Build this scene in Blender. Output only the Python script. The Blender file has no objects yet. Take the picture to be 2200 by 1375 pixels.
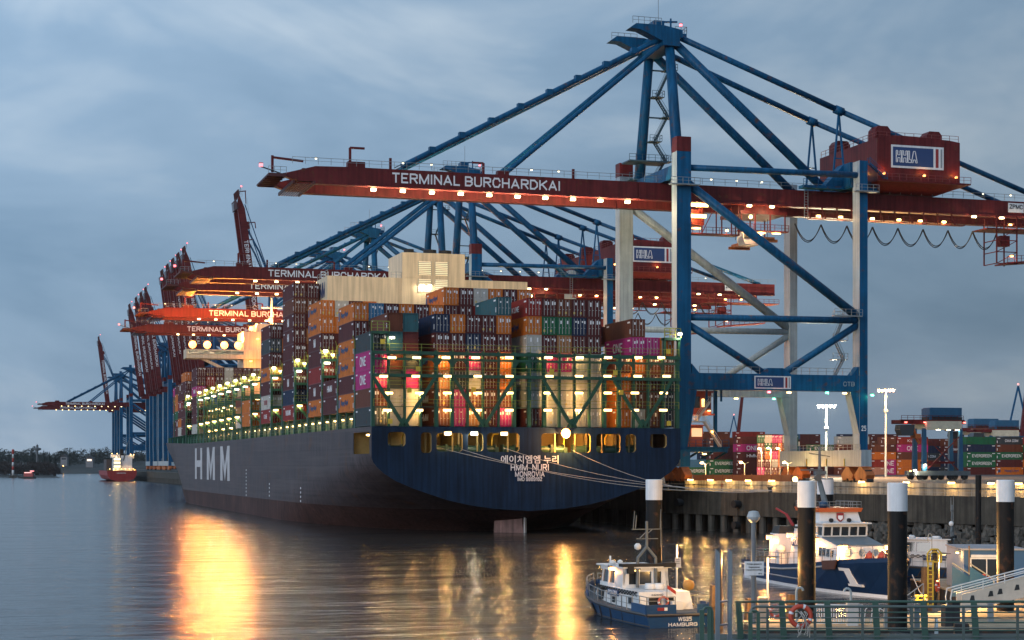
import bpy, bmesh, math, random
from math import sin, cos, tan, atan, radians, pi, sqrt
from mathutils import Vector, Matrix
random.seed(11)
S = bpy.context.scene
COL = S.collection
# ------------------------------------------------------------------ camera, world, sun, exposure
TH = radians(17.2); FPX = 3720.0; HOR = 1000.0; CH = 10.8
cd = bpy.data.cameras.new('camera'); cam = bpy.data.objects.new('camera', cd); COL.objects.link(cam)
cd.sensor_width = 36; cd.lens = FPX / 2200 * 36; cd.shift_y = (HOR - 687.5) / 2200
cd.clip_start = 1; cd.clip_end = 20000
cam.location = (0, 0, CH); cam.rotation_euler = (pi / 2, 0, -TH); S.camera = cam
S.view_settings.view_transform = 'Standard'; S.view_settings.look = 'None'
S.view_settings.exposure = 0; S.view_settings.gamma = 1; S.view_settings.use_curve_mapping = False
S.render.engine = 'CYCLES'
cy = S.cycles
cy.use_denoising = True; cy.max_bounces = 5; cy.diffuse_bounces = 2; cy.glossy_bounces = 3
cy.transmission_bounces = 2; cy.sample_clamp_indirect = 4; cy.sample_clamp_direct = 0; cy.caustics_reflective = False
cy.use_light_tree = True
SUN_EL = radians(4.0); SUN_AZ = radians(252)          # low sun behind the left shoulder, seen only as a soft glow through cloud
W = bpy.data.worlds.new('World'); S.world = W; W.use_nodes = True
def world():
    nt = W.node_tree; N = nt.nodes; L = nt.links; N.clear()
    out = N.new('ShaderNodeOutputWorld'); bg = N.new('ShaderNodeBackground'); bg.inputs[1].default_value = 0.1
    sky = N.new('ShaderNodeTexSky'); sky.sky_type = 'NISHITA'; sky.sun_disc = False
    sky.sun_elevation = SUN_EL; sky.sun_rotation = SUN_AZ
    tc = N.new('ShaderNodeTexCoord')
    mp = N.new('ShaderNodeMapping'); mp.inputs['Scale'].default_value = (1.0, 1.0, 2.6); mp.inputs['Location'].default_value = (.37, .1, .62)
    nz = N.new('ShaderNodeTexNoise'); nz.inputs['Scale'].default_value = 3.4; nz.inputs['Detail'].default_value = 5
    nz.inputs['Roughness'].default_value = .56; nz.inputs['Distortion'].default_value = .5
    n2 = N.new('ShaderNodeTexNoise'); n2.inputs['Scale'].default_value = 9; n2.inputs['Detail'].default_value = 4; n2.inputs['Roughness'].default_value = .55
    ad = N.new('ShaderNodeMath'); ad.operation = 'MULTIPLY_ADD'; ad.inputs[1].default_value = .28
    rp = N.new('ShaderNodeValToRGB'); e = rp.color_ramp.elements
    e[0].position = .38; e[0].color = (.18, .315, .49, 1)
    e[1].position = .92; e[1].color = (.66, .775, .89, 1)
    m = rp.color_ramp.elements.new(.64); m.color = (.312, .465, .655, 1)
    sc = N.new('ShaderNodeVectorMath'); sc.operation = 'SCALE'; sc.inputs[3].default_value = 10.0
    # cloud thins towards the zenith-left, heavier to the upper right; brighter half of the sky behind the camera (west)
    sx = N.new('ShaderNodeSeparateXYZ'); gr = N.new('ShaderNodeMapRange'); gr.inputs[1].default_value = -1; gr.inputs[2].default_value = 1
    gr.inputs[3].default_value = 1.80; gr.inputs[4].default_value = .36
    mx = N.new('ShaderNodeMix'); mx.data_type = 'RGBA'; mx.inputs[0].default_value = .88
    L.new(tc.outputs['Generated'], mp.inputs[0]); L.new(mp.outputs[0], nz.inputs['Vector']); L.new(mp.outputs[0], n2.inputs['Vector'])
    L.new(n2.outputs[0], ad.inputs[0]); L.new(nz.outputs[0], ad.inputs[2]); L.new(ad.outputs[0], rp.inputs[0])
    L.new(tc.outputs['Generated'], sx.inputs[0]); L.new(sx.outputs['X'], gr.inputs[0])
    mu = N.new('ShaderNodeMath'); mu.operation = 'MULTIPLY'; mu.inputs[1].default_value = 10.0
    ge = N.new('ShaderNodeMapRange'); ge.inputs[1].default_value = 0; ge.inputs[2].default_value = .25; ge.inputs[3].default_value = .80; ge.inputs[4].default_value = 1.06
    L.new(sx.outputs['Z'], ge.inputs[0]); me = N.new('ShaderNodeMath'); me.operation = 'MULTIPLY'; L.new(gr.outputs[0], me.inputs[0]); L.new(ge.outputs[0], me.inputs[1])
    L.new(me.outputs[0], mu.inputs[0]); L.new(rp.outputs[0], sc.inputs[0]); L.new(mu.outputs[0], sc.inputs[3])
    L.new(sky.outputs[0], mx.inputs[6]); L.new(sc.outputs[0], mx.inputs[7]); L.new(mx.outputs[2], bg.inputs[0]); L.new(bg.outputs[0], out.inputs[0])
world()
sd = bpy.data.lights.new('sun', 'SUN'); sd.energy = .95; sd.angle = radians(25); sd.color = (1, .93, .88)
so = bpy.data.objects.new('sun', sd); COL.objects.link(so)
sv = Vector((-.80, -.55, .26)).normalized(); so.rotation_euler = sv.to_track_quat('Z', 'Y').to_euler()

# ------------------------------------------------------------------ photo geometry: bearings of the survey used to place things in metres
def tb(px): return tan(TH + atan((px - 1100) / FPX))
def Xat(px, Y): return Y * tb(px)
def Yat(px, X): return X / tb(px)
def Zof(x, y): return x * sin(TH) + y * cos(TH)
def Hat(py, x, y): return CH + (HOR - py) * Zof(x, y) / FPX
def fg(xc, zc): return (xc * cos(TH) + zc * sin(TH), -xc * sin(TH) + zc * cos(TH))   # camera aligned ground coords -> world
def pz(px, Z): return fg((px - 1100) / FPX * Z, Z)

# ------------------------------------------------------------------ materials
MATS = {}
def mat(name, c, rough=.5, metal=0, var=.18, scale=.6, streak=0., rust=0., bump=0., spec=.5):
    if name in MATS: return MATS[name]
    m = bpy.data.materials.new(name); m.use_nodes = True; nt = m.node_tree; N = nt.nodes; L = nt.links
    b = N['Principled BSDF']; b.inputs['Roughness'].default_value = rough; b.inputs['Metallic'].default_value = metal
    b.inputs['Specular IOR Level'].default_value = spec
    tc = N.new('ShaderNodeTexCoord'); nz = N.new('ShaderNodeTexNoise'); nz.inputs['Scale'].default_value = scale
    nz.inputs['Detail'].default_value = 5; nz.inputs['Roughness'].default_value = .65
    L.new(tc.outputs['Object'], nz.inputs['Vector'])
    mr = N.new('ShaderNodeMapRange'); mr.inputs[1].default_value = .3; mr.inputs[2].default_value = .7
    mr.inputs[3].default_value = 1 - var; mr.inputs[4].default_value = 1 + var
    L.new(nz.outputs[0], mr.inputs[0]); val = mr.outputs[0]
    if streak:
        mp = N.new('ShaderNodeMapping'); mp.inputs['Scale'].default_value = (1.6, 1.6, .08); n2 = N.new('ShaderNodeTexNoise')
        n2.inputs['Scale'].default_value = 1.2; n2.inputs['Detail'].default_value = 4
        L.new(tc.outputs['Object'], mp.inputs[0]); L.new(mp.outputs[0], n2.inputs['Vector'])
        m2 = N.new('ShaderNodeMapRange'); m2.inputs[1].default_value = .35; m2.inputs[2].default_value = .7
        m2.inputs[3].default_value = 1 + streak * .3; m2.inputs[4].default_value = 1 - streak
        mm = N.new('ShaderNodeMath'); mm.operation = 'MULTIPLY'
        L.new(n2.outputs[0], m2.inputs[0]); L.new(m2.outputs[0], mm.inputs[0]); L.new(val, mm.inputs[1]); val = mm.outputs[0]
    vs = N.new('ShaderNodeVectorMath'); vs.operation = 'SCALE'; vs.inputs[0].default_value = c; L.new(val, vs.inputs[3]); colr = vs.outputs[0]
    if rust:
        n3 = N.new('ShaderNodeTexNoise'); n3.inputs['Scale'].default_value = scale * 3; n3.inputs['Detail'].default_value = 7
        L.new(tc.outputs['Object'], n3.inputs['Vector'])
        r3 = N.new('ShaderNodeMapRange'); r3.inputs[1].default_value = .62 - rust * .2; r3.inputs[2].default_value = .8 - rust * .1
        L.new(n3.outputs[0], r3.inputs[0]); mx = N.new('ShaderNodeMix'); mx.data_type = 'RGBA'
        L.new(r3.outputs[0], mx.inputs[0]); L.new(colr, mx.inputs[6]); mx.inputs[7].default_value = (.11, .045, .02, 1); colr = mx.outputs[2]
    L.new(colr, b.inputs['Base Color'])
    if bump:
        bp = N.new('ShaderNodeBump'); bp.inputs['Strength'].default_value = bump; bp.inputs['Distance'].default_value = .05
        n4 = N.new('ShaderNodeTexNoise'); n4.inputs['Scale'].default_value = scale * 6; n4.inputs['Detail'].default_value = 4
        L.new(tc.outputs['Object'], n4.inputs['Vector']); L.new(n4.outputs[0], bp.inputs['Height']); L.new(bp.outputs[0], b.inputs['Normal'])
    MATS[name] = m; return m
def hull_streaks(m):
    # long horizontal scuffs left by fenders and tugs
    N = m.node_tree.nodes; L = m.node_tree.links; b = N['Principled BSDF']; src = b.inputs['Base Color'].links[0].from_socket
    tc = N.new('ShaderNodeTexCoord'); mp = N.new('ShaderNodeMapping'); mp.inputs['Scale'].default_value = (.02, .02, 1.1); nz = N.new('ShaderNodeTexNoise'); nz.inputs['Scale'].default_value = 1.6; nz.inputs['Detail'].default_value = 6
    L.new(tc.outputs['Object'], mp.inputs[0]); L.new(mp.outputs[0], nz.inputs['Vector'])
    r = N.new('ShaderNodeMapRange'); r.inputs[1].default_value = .48; r.inputs[2].default_value = .72; L.new(nz.outputs[0], r.inputs[0])
    mx = N.new('ShaderNodeMix'); mx.data_type = 'RGBA'; L.new(r.outputs[0], mx.inputs[0]); L.new(src, mx.inputs[6]); mx.inputs[7].default_value = (.10, .072, .068, 1)
    sp = N.new('ShaderNodeSeparateXYZ'); cb = N.new('ShaderNodeCombineXYZ'); bk = N.new('ShaderNodeTexBrick'); bk.inputs['Color1'].default_value = (1, 1, 1, 1); bk.inputs['Color2'].default_value = (.84, .84, .86, 1); bk.inputs['Mortar'].default_value = (.62, .6, .6, 1)
    bk.inputs['Scale'].default_value = 1; bk.inputs['Brick Width'].default_value = 11; bk.inputs['Row Height'].default_value = 2.7; bk.inputs['Mortar Size'].default_value = .06; bk.inputs['Mortar Smooth'].default_value = .4
    L.new(tc.outputs['Object'], sp.inputs[0]); L.new(sp.outputs['Y'], cb.inputs[0]); L.new(sp.outputs['Z'], cb.inputs[1]); L.new(cb.outputs[0], bk.inputs['Vector'])
    ml = N.new('ShaderNodeMix'); ml.data_type = 'RGBA'; ml.blend_type = 'MULTIPLY'; ml.inputs[0].default_value = 1; L.new(mx.outputs[2], ml.inputs[6]); L.new(bk.outputs[0], ml.inputs[7]); L.new(ml.outputs[2], b.inputs['Base Color'])
def emit(name, c, s):
    if name in MATS: return MATS[name]
    m = bpy.data.materials.new(name); m.use_nodes = True; N = m.node_tree.nodes; L = m.node_tree.links
    b = N['Principled BSDF']; b.inputs['Base Color'].default_value = (.8, .8, .8, 1)
    b.inputs['Emission Color'].default_value = (*c, 1); b.inputs['Emission Strength'].default_value = s
    MATS[name] = m; return m
CB = mat('crane_blue', (.004, .082, .19), .45, var=.2, scale=.25, streak=.35, spec=.2, rust=.08)
CR = mat('crane_red', (.125, .018, .019), .5, var=.2, scale=.3, streak=.35, spec=.2, rust=.06)
CRD = mat('crane_red_dark', (.07, .014, .013), .5, scale=.5)
LGREY = mat('light_grey', (.31, .38, .42), .5, var=.12, scale=.4, streak=.25)
RAIL = mat('galvanised_rail', (.27, .29, .30), .45, .4, scale=2)
GRY = mat('grey_steel', (.13, .15, .16), .5, .2, scale=1)
DARK = mat('dark_steel', (.025, .028, .03), .6, scale=1)
BLACK = mat('black_rubber', (.012, .012, .013), .7, scale=2)
WHITE = mat('white_paint', (.72, .73, .73), .4, var=.07, scale=.7, streak=.12)
LETW = mat('white_lettering', (.78, .78, .80), .45, var=.06, scale=2)
NAVYS = mat('sign_navy', (.025, .055, .16), .4, var=.05)
REDS = mat('sign_red', (.28, .025, .025), .4, var=.05)
GRYS = mat('sign_grey', (.25, .28, .3), .4, var=.05)
ORB = mat('bogie_orange', (.42, .12, .03), .55, scale=1, streak=.3)
LB_G = mat('lashing_green', (.014, .075, .042), .45, var=.2, scale=.8, streak=.2)
YEL = mat('safety_yellow', (.55, .40, .04), .45, scale=2)
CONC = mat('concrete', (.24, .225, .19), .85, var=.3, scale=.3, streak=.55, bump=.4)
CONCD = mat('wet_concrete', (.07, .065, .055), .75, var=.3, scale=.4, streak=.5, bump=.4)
GLASS = mat('dark_glass', (.02, .025, .03), .08, var=.05, spec=.8)
ROPE = mat('rope', (.42, .40, .37), .8, scale=4)
WARM = (1.0, .55, .165); SOD = (1.0, .42, .10); COOL = (1.0, .86, .58); MIDW = (1.0, .76, .42)

# ------------------------------------------------------------------ mesh builder
class MB:
    def __init__(s): s.v = []; s.f = []; s.m = []
    def add(s, vs, fs, m=0):
        o = len(s.v); s.v += [tuple(v) for v in vs]; s.f += [tuple(i + o for i in f) for f in fs]; s.m += [m] * len(fs); return s
    def box(s, x0, y0, z0, x1, y1, z1, m=0):
        return s.hexa([(x0, y0, z0), (x1, y0, z0), (x1, y1, z0), (x0, y1, z0), (x0, y0, z1), (x1, y0, z1), (x1, y1, z1), (x0, y1, z1)], m)
    def hexa(s, v, m=0):
        return s.add(v, [(0, 3, 2, 1), (4, 5, 6, 7), (0, 1, 5, 4), (1, 2, 6, 5), (2, 3, 7, 6), (3, 0, 4, 7)], m)
    def bar(s, p, q, w, h=None, m=0):
        h = w if h is None else h; p = Vector(p); q = Vector(q); d = (q - p)
        if d.length < 1e-6: return s
        d.normalize(); up = Vector((0, 0, 1)) if abs(d.z) < .95 else Vector((0, 1, 0))
        a = d.cross(up).normalized() * (w / 2); b = a.cross(d).normalized() * (h / 2)
        return s.hexa([p - a - b, p + a - b, q + a - b, q - a - b, p - a + b, p + a + b, q + a + b, q - a + b], m)
    def tube(s, p, q, r, n=8, r2=None, m=0, cap=True):
        r2 = r if r2 is None else r2; p = Vector(p); q = Vector(q); d = (q - p).normalized()
        up = Vector((0, 0, 1)) if abs(d.z) < .95 else Vector((0, 1, 0)); a = d.cross(up).normalized(); b = d.cross(a)
        v = []
        for c, rr in ((p, r), (q, r2)):
            for i in range(n): t = 2 * pi * i / n; v.append(c + a * cos(t) * rr + b * sin(t) * rr)
        f = [(i, (i + 1) % n, n + (i + 1) % n, n + i) for i in range(n)]
        if cap: f += [tuple(range(n - 1, -1, -1)), tuple(range(n, 2 * n))]
        return s.add(v, f, m)
    def path(s, pts, r, n=5, m=0):
        for a, b in zip(pts, pts[1:]): s.tube(a, b, r, n, m=m)
        return s
    def lathe(s, prof, c=(0, 0, 0), n=16, m=0):
        v = []
        for r, z in prof:
            for i in range(n): t = 2 * pi * i / n; v.append((c[0] + r * cos(t), c[1] + r * sin(t), c[2] + z))
        k = len(prof); f = [(j * n + i, j * n + (i + 1) % n, (j + 1) * n + (i + 1) % n, (j + 1) * n + i) for j in range(k - 1) for i in range(n)]
        f += [tuple(range(n - 1, -1, -1)), tuple(range((k - 1) * n, k * n))]
        return s.add(v, f, m)
    def prism(s, pts, axis, a, b, m=0):
        n = len(pts)
        def mk(u, w, t): return (t, u, w) if axis == 'x' else (u, t, w) if axis == 'y' else (u, w, t)
        v = [mk(u, w, a) for u, w in pts] + [mk(u, w, b) for u, w in pts]
        return s.add(v, [tuple(range(n)), tuple(range(2 * n - 1, n - 1, -1))] + [(i, (i + 1) % n, n + (i + 1) % n, n + i) for i in range(n)], m)
    def torus(s, c, R, r, ax='y', n=20, k=8, m=0, mfun=None):
        v = []
        for i in range(n):
            t = 2 * pi * i / n
            for j in range(k):
                u = 2 * pi * j / k; R2 = R + r * cos(u); a, b, d = R2 * cos(t), R2 * sin(t), r * sin(u)
                v.append((c[0] + a, c[1] + d, c[2] + b) if ax == 'y' else (c[0] + d, c[1] + a, c[2] + b) if ax == 'x' else (c[0] + a, c[1] + b, c[2] + d))
        o = len(s.v); s.v += v
        for i in range(n):
            for j in range(k):
                s.f.append(tuple(o + q for q in (i * k + j, ((i + 1) % n) * k + j, ((i + 1) % n) * k + (j + 1) % k, i * k + (j + 1) % k)))
                s.m.append(mfun(i) if mfun else m)
        return s
    def rail(s, pts, h=1.1, sp=2.0, w=.06, m=0, mid=1):
        for a, b in zip(pts, pts[1:]):
            a = Vector(a); b = Vector(b); up = Vector((0, 0, h)); s.bar(a + up, b + up, w, w, m)
            for k in range(mid): s.bar(a + up * (k + 1) / (mid + 1), b + up * (k + 1) / (mid + 1), w * .7, w * .7, m)
            n = max(1, round((b - a).length / sp))
            for i in range(n + 1): c = a.lerp(b, i / n); s.bar(c, c + up, w, w, m)
        return s
    def stair(s, p, q, w=.8, m=0):
        p = Vector(p); q = Vector(q); d = q - p; side = Vector((-d.y, d.x, 0))
        side = side.normalized() * w / 2 if side.length > .01 else Vector((0, w / 2, 0))
        for sg in (-1, 1):
            s.bar(p + side * sg, q + side * sg, .07, .25, m); u = Vector((0, 0, 1)); s.bar(p + side * sg + u, q + side * sg + u, .06, .06, m)
            s.bar(p + side * sg, p + side * sg + u, .06, .06, m); s.bar(q + side * sg, q + side * sg + u, .06, .06, m)
        n = max(3, int(d.length / .45))
        for i in range(1, n): c = p + d * i / n; s.bar(c - side, c + side, .28, .05, m)
        return s
    def mesh(s, name, mats, smooth=False):
        me = bpy.data.meshes.new(name); me.from_pydata(s.v, [], s.f)
        for m in (mats if isinstance(mats, (list, tuple)) else [mats]): me.materials.append(m)
        me.polygons.foreach_set('material_index', s.m)
        bm = bmesh.new(); bm.from_mesh(me); bmesh.ops.recalc_face_normals(bm, faces=bm.faces); bm.to_mesh(me); bm.free()
        if smooth: me.polygons.foreach_set('use_smooth', [True] * len(me.polygons))
        return me
    def build(s, name, mats, parent=None, loc=(0, 0, 0), rz=0, smooth=False):
        return link(name, s.mesh(name, mats, smooth), parent, loc, rz)
def link(name, me, parent=None, loc=(0, 0, 0), rz=0):
    o = bpy.data.objects.new(name, me); COL.objects.link(o); o.location = loc; o.rotation_euler = (0, 0, rz)
    if parent: o.parent = parent
    return o
def tag(o, label=None, cat=None, group=None, kind=None):
    if label: o['label'] = label
    if cat: o['category'] = cat
    if group: o['group'] = group
    if kind: o['kind'] = kind
    return o
def thing(name, label, cat, loc=(0, 0, 0), rz=0, group=None):
    o = bpy.data.objects.new(name, None); COL.objects.link(o); o.location = loc; o.rotation_euler = (0, 0, rz)
    o.empty_display_size = .5
    return tag(o, label, cat, group)
def copy_tree(o, parent=None):
    c = o.copy(); COL.objects.link(c)
    if parent: c.parent = parent
    for ch in list(o.children): copy_tree(ch, c)
    return c
GLY = {'A': (.86, ['00 5a a0', '23 83']), 'B': (.76, ['00 0a 7a a8 a7 75 05', '75 a4 a2 70 00']), 'C': (.8, ['a7 8a 2a 07 03 20 80 a3']), 'D': (.8, ['00 0a 6a a7 a3 60 00']), 'E': (.66, ['aa 0a 00 a0', '05 85']), 'F': (.62, ['aa 0a 00', '05 85']),
       'G': (.84, ['a8 8a 2a 07 03 20 80 a2 a5 65']), 'H': (.76, ['00 0a', 'a0 aa', '05 a5']), 'I': (.06, ['50 5a']), 'K': (.8, ['00 0a', 'aa 04', '36 a0']), 'L': (.6, ['0a 00 a0']), 'M': (1.0, ['00 0a 50 aa a0']), 'N': (.78, ['00 0a a0 aa']), 'O': (.86, ['20 03 07 2a 8a a7 a3 80 20']),
       'P': (.72, ['00 0a 7a a9 a6 75 05']), 'R': (.76, ['00 0a 7a a9 a6 75 05', '55 a0']), 'S': (.7, ['a8 8a 2a 08 06 25 85 a4 a2 80 20 02']), 'T': (.72, ['0a aa', '5a 50']), 'U': (.76, ['0a 02 20 80 a2 aa']), 'V': (.8, ['0a 50 aa']), 'W': (1.15, ['0a 20 5a 80 aa']), 'Y': (.76, ['0a 55 aa', '55 50']), 'Z': (.72, ['0a aa 00 a0']),
       '0': (.66, ['20 02 08 2a 8a a8 a2 80 20']), '1': (.3, ['08 8a 80']), '2': (.66, ['08 2a 8a a8 00 a0']), '3': (.66, ['08 2a 8a a8 75 35', '75 a2 80 20 02']), '4': (.7, ['80 8a 03 a3']), '5': (.66, ['aa 0a 06 86 a4 a2 80 10']), '6': (.66, ['a8 8a 2a 08 02 20 80 a2 a4 86 05']), '8': (.66, ['25 08 2a 8a a8 85 25 02 20 80 a2 85']), '9': (.66, ['02 20 80 a2 a8 8a 2a 08 06 25 a5'])}
def stroke_mesh(s, w, h, m, t=.17):
    b = MB(); x = 0; n = 0
    for ch in s:
        if ch == ' ': x += .42; continue
        gw, pl = GLY[ch]
        for p in pl:
            pts = [(x + t / 2 + int(c[0], 16) / 10 * gw, t / 2 + int(c[1], 16) / 10 * (1 - t)) for c in p.split()]
            for (x0, z0), (x1, z1) in zip(pts, pts[1:]):
                d = Vector((x1 - x0, 0, z1 - z0)); k = d.normalized() * (t * .38); n += 1; y = -(n % 6) * .0015 / max(.01, h)
                b.bar((x0 - k.x, y, z0 - k.z), (x1 + k.x, y, z1 + k.z), *((.03 / max(.3, h), t) if abs(d.normalized().z) < .95 else (t, .03 / max(.3, h))))
        x += gw + t + .17
    W_ = x - .17
    b.v = [((v[0] - W_ / 2) * w / W_, v[1] * h, (v[2] - .5) * h) for v in b.v]
    return b.mesh('lettering', m)
TXT = {}
def text_mesh(s, w, h, m, bold=.02, ext=.02):
    """lettering as a mesh, w x h metres, centred, lying in the xz plane and facing -y"""
    k = (s, round(w, 3), round(h, 3), m.name)
    if k in TXT: return TXT[k]
    if all(c in GLY or c == ' ' for c in s):
        TXT[k] = stroke_mesh(s, w, h, m, .15 if bold > .02 else .17); return TXT[k]
    cu = bpy.data.curves.new('lettering', 'FONT'); cu.body = s; cu.align_x = 'CENTER'; cu.offset = bold * .4; cu.extrude = ext; cu.resolution_u = 3
    o = bpy.data.objects.new('lettering', cu); COL.objects.link(o)
    bpy.context.view_layer.update()
    me = bpy.data.meshes.new_from_object(o.evaluated_get(bpy.context.evaluated_depsgraph_get()))
    bpy.data.objects.remove(o)
    xs = [v.co.x for v in me.vertices]; ys = [v.co.y for v in me.vertices]
    cx, cyy = (min(xs) + max(xs)) / 2, (min(ys) + max(ys)) / 2; sx = w / (max(xs) - min(xs)); sy = h / (max(ys) - min(ys))
    for v in me.vertices: v.co = ((v.co.x - cx) * sx, -v.co.z, (v.co.y - cyy) * sy)
    me.materials.clear(); me.materials.append(m); TXT[k] = me; return me
def text(s, w, h, m, parent, loc, rz=0, name='lettering', bold=.02): return link(name, text_mesh(s, w, h, m, bold), parent, loc, rz)
LAMPM = {}
LENS = {WARM: (6.0, 3.7, 1.15), SOD: (6.0, 2.1, .40), COOL: (6.0, 5.2, 3.3), MIDW: (6.0, 4.3, 1.9)}
def lamp_mesh(col, st, sx=.5, sy=.3, sz=.25):
    k = (col, st >= 300, st < 20, sx, sy, sz)
    if k not in LAMPM:
        b = MB()
        if sz >= .6 and .7 <= sx / sz <= 2: b.lathe([(.02, -sz / 2), (.27 * sz, -.42 * sz), (.43 * sz, -.25 * sz), (.5 * sz, 0), (.43 * sz, .25 * sz), (.27 * sz, .42 * sz), (.02, sz / 2)], n=12)
        else: b.box(-sx / 2, -sy / 2, -sz / 2, sx / 2, sy / 2, sz / 2)
        b.box(-sx / 2 - .05, -sy / 2 - .05, sz / 2, sx / 2 + .05, sy / 2 + .05, sz / 2 + .12, 1)
        c = LENS.get(col, tuple(v * 3 for v in col)); f = 3 if st >= 300 else .5 if st < 20 else 1
        m = emit('lens_%.2f_%.2f_%.1f' % (col[1], col[2], f), tuple(v * f for v in c), 1.0); m.cycles.emission_sampling = 'NONE'
        LAMPM[k] = b.mesh('lamp', [m, GRY])
    return LAMPM[k]
LIGHTS = {}
def lamp(parent, loc, col=WARM, st=60, sx=.5, sy=.3, sz=.25, name='lamp', off=None, light=True):
    """a lamp: housing with a glowing lens, and the light it gives just below and in front of the lens"""
    o = link(name, lamp_mesh(col, st, sx, sy, sz), parent, loc)
    if st >= 20 and light:
        P = 12.57 * st * sx * max(sz, sy * .8); k = (col, round(P, -1))
        if k not in LIGHTS:
            l = bpy.data.lights.new('lamp_light', 'POINT'); l.energy = P; l.color = col; l.shadow_soft_size = .12; LIGHTS[k] = l
        q = bpy.data.objects.new('lamp_light', LIGHTS[k]); COL.objects.link(q); q.parent = o; q.location = off or (0, -sy / 2 - .16, -sz / 2 - .14)
    return o
# ------------------------------------------------------------------ water, far shore, quay
def water():
    m = bpy.data.materials.new('river_water'); m.use_nodes = True; N = m.node_tree.nodes; L = m.node_tree.links; b = N['Principled BSDF']
    b.inputs['Base Color'].default_value = (.030, .031, .030, 1); b.inputs['Roughness'].default_value = .15; b.inputs['IOR'].default_value = 1.33
    tc = N.new('ShaderNodeTexCoord'); bps = None
    for sc, st, di in (((.035, .10, 1), .5, 1.5), ((.09, .24, 1), .6, .55), ((.28, .8, 1), .6, .20), ((.9, 2.6, 1), .5, .06)):
        mp = N.new('ShaderNodeMapping'); mp.inputs['Scale'].default_value = sc; mp.inputs['Rotation'].default_value = (0, 0, -TH)
        nz = N.new('ShaderNodeTexNoise'); nz.inputs['Scale'].default_value = 1; nz.inputs['Detail'].default_value = 4
        L.new(tc.outputs['Object'], mp.inputs[0]); L.new(mp.outputs[0], nz.inputs['Vector'])
        bp = N.new('ShaderNodeBump'); bp.inputs['Strength'].default_value = st; bp.inputs['Distance'].default_value = di
        L.new(nz.outputs[0], bp.inputs['Height'])
        if bps: L.new(bps.outputs[0], bp.inputs['Normal'])
        bps = bp
    L.new(bps.outputs[0], b.inputs['Normal'])
    o = MB().add([(-6000, -300, 0), (6000, -300, 0), (6000, 9000, 0), (-6000, 9000, 0)], [(0, 1, 2, 3)]).build('water', m)
    tag(o, 'smooth grey river water with golden lamp reflections', 'water', kind='structure')
water()
GZ = 7.6
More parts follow.
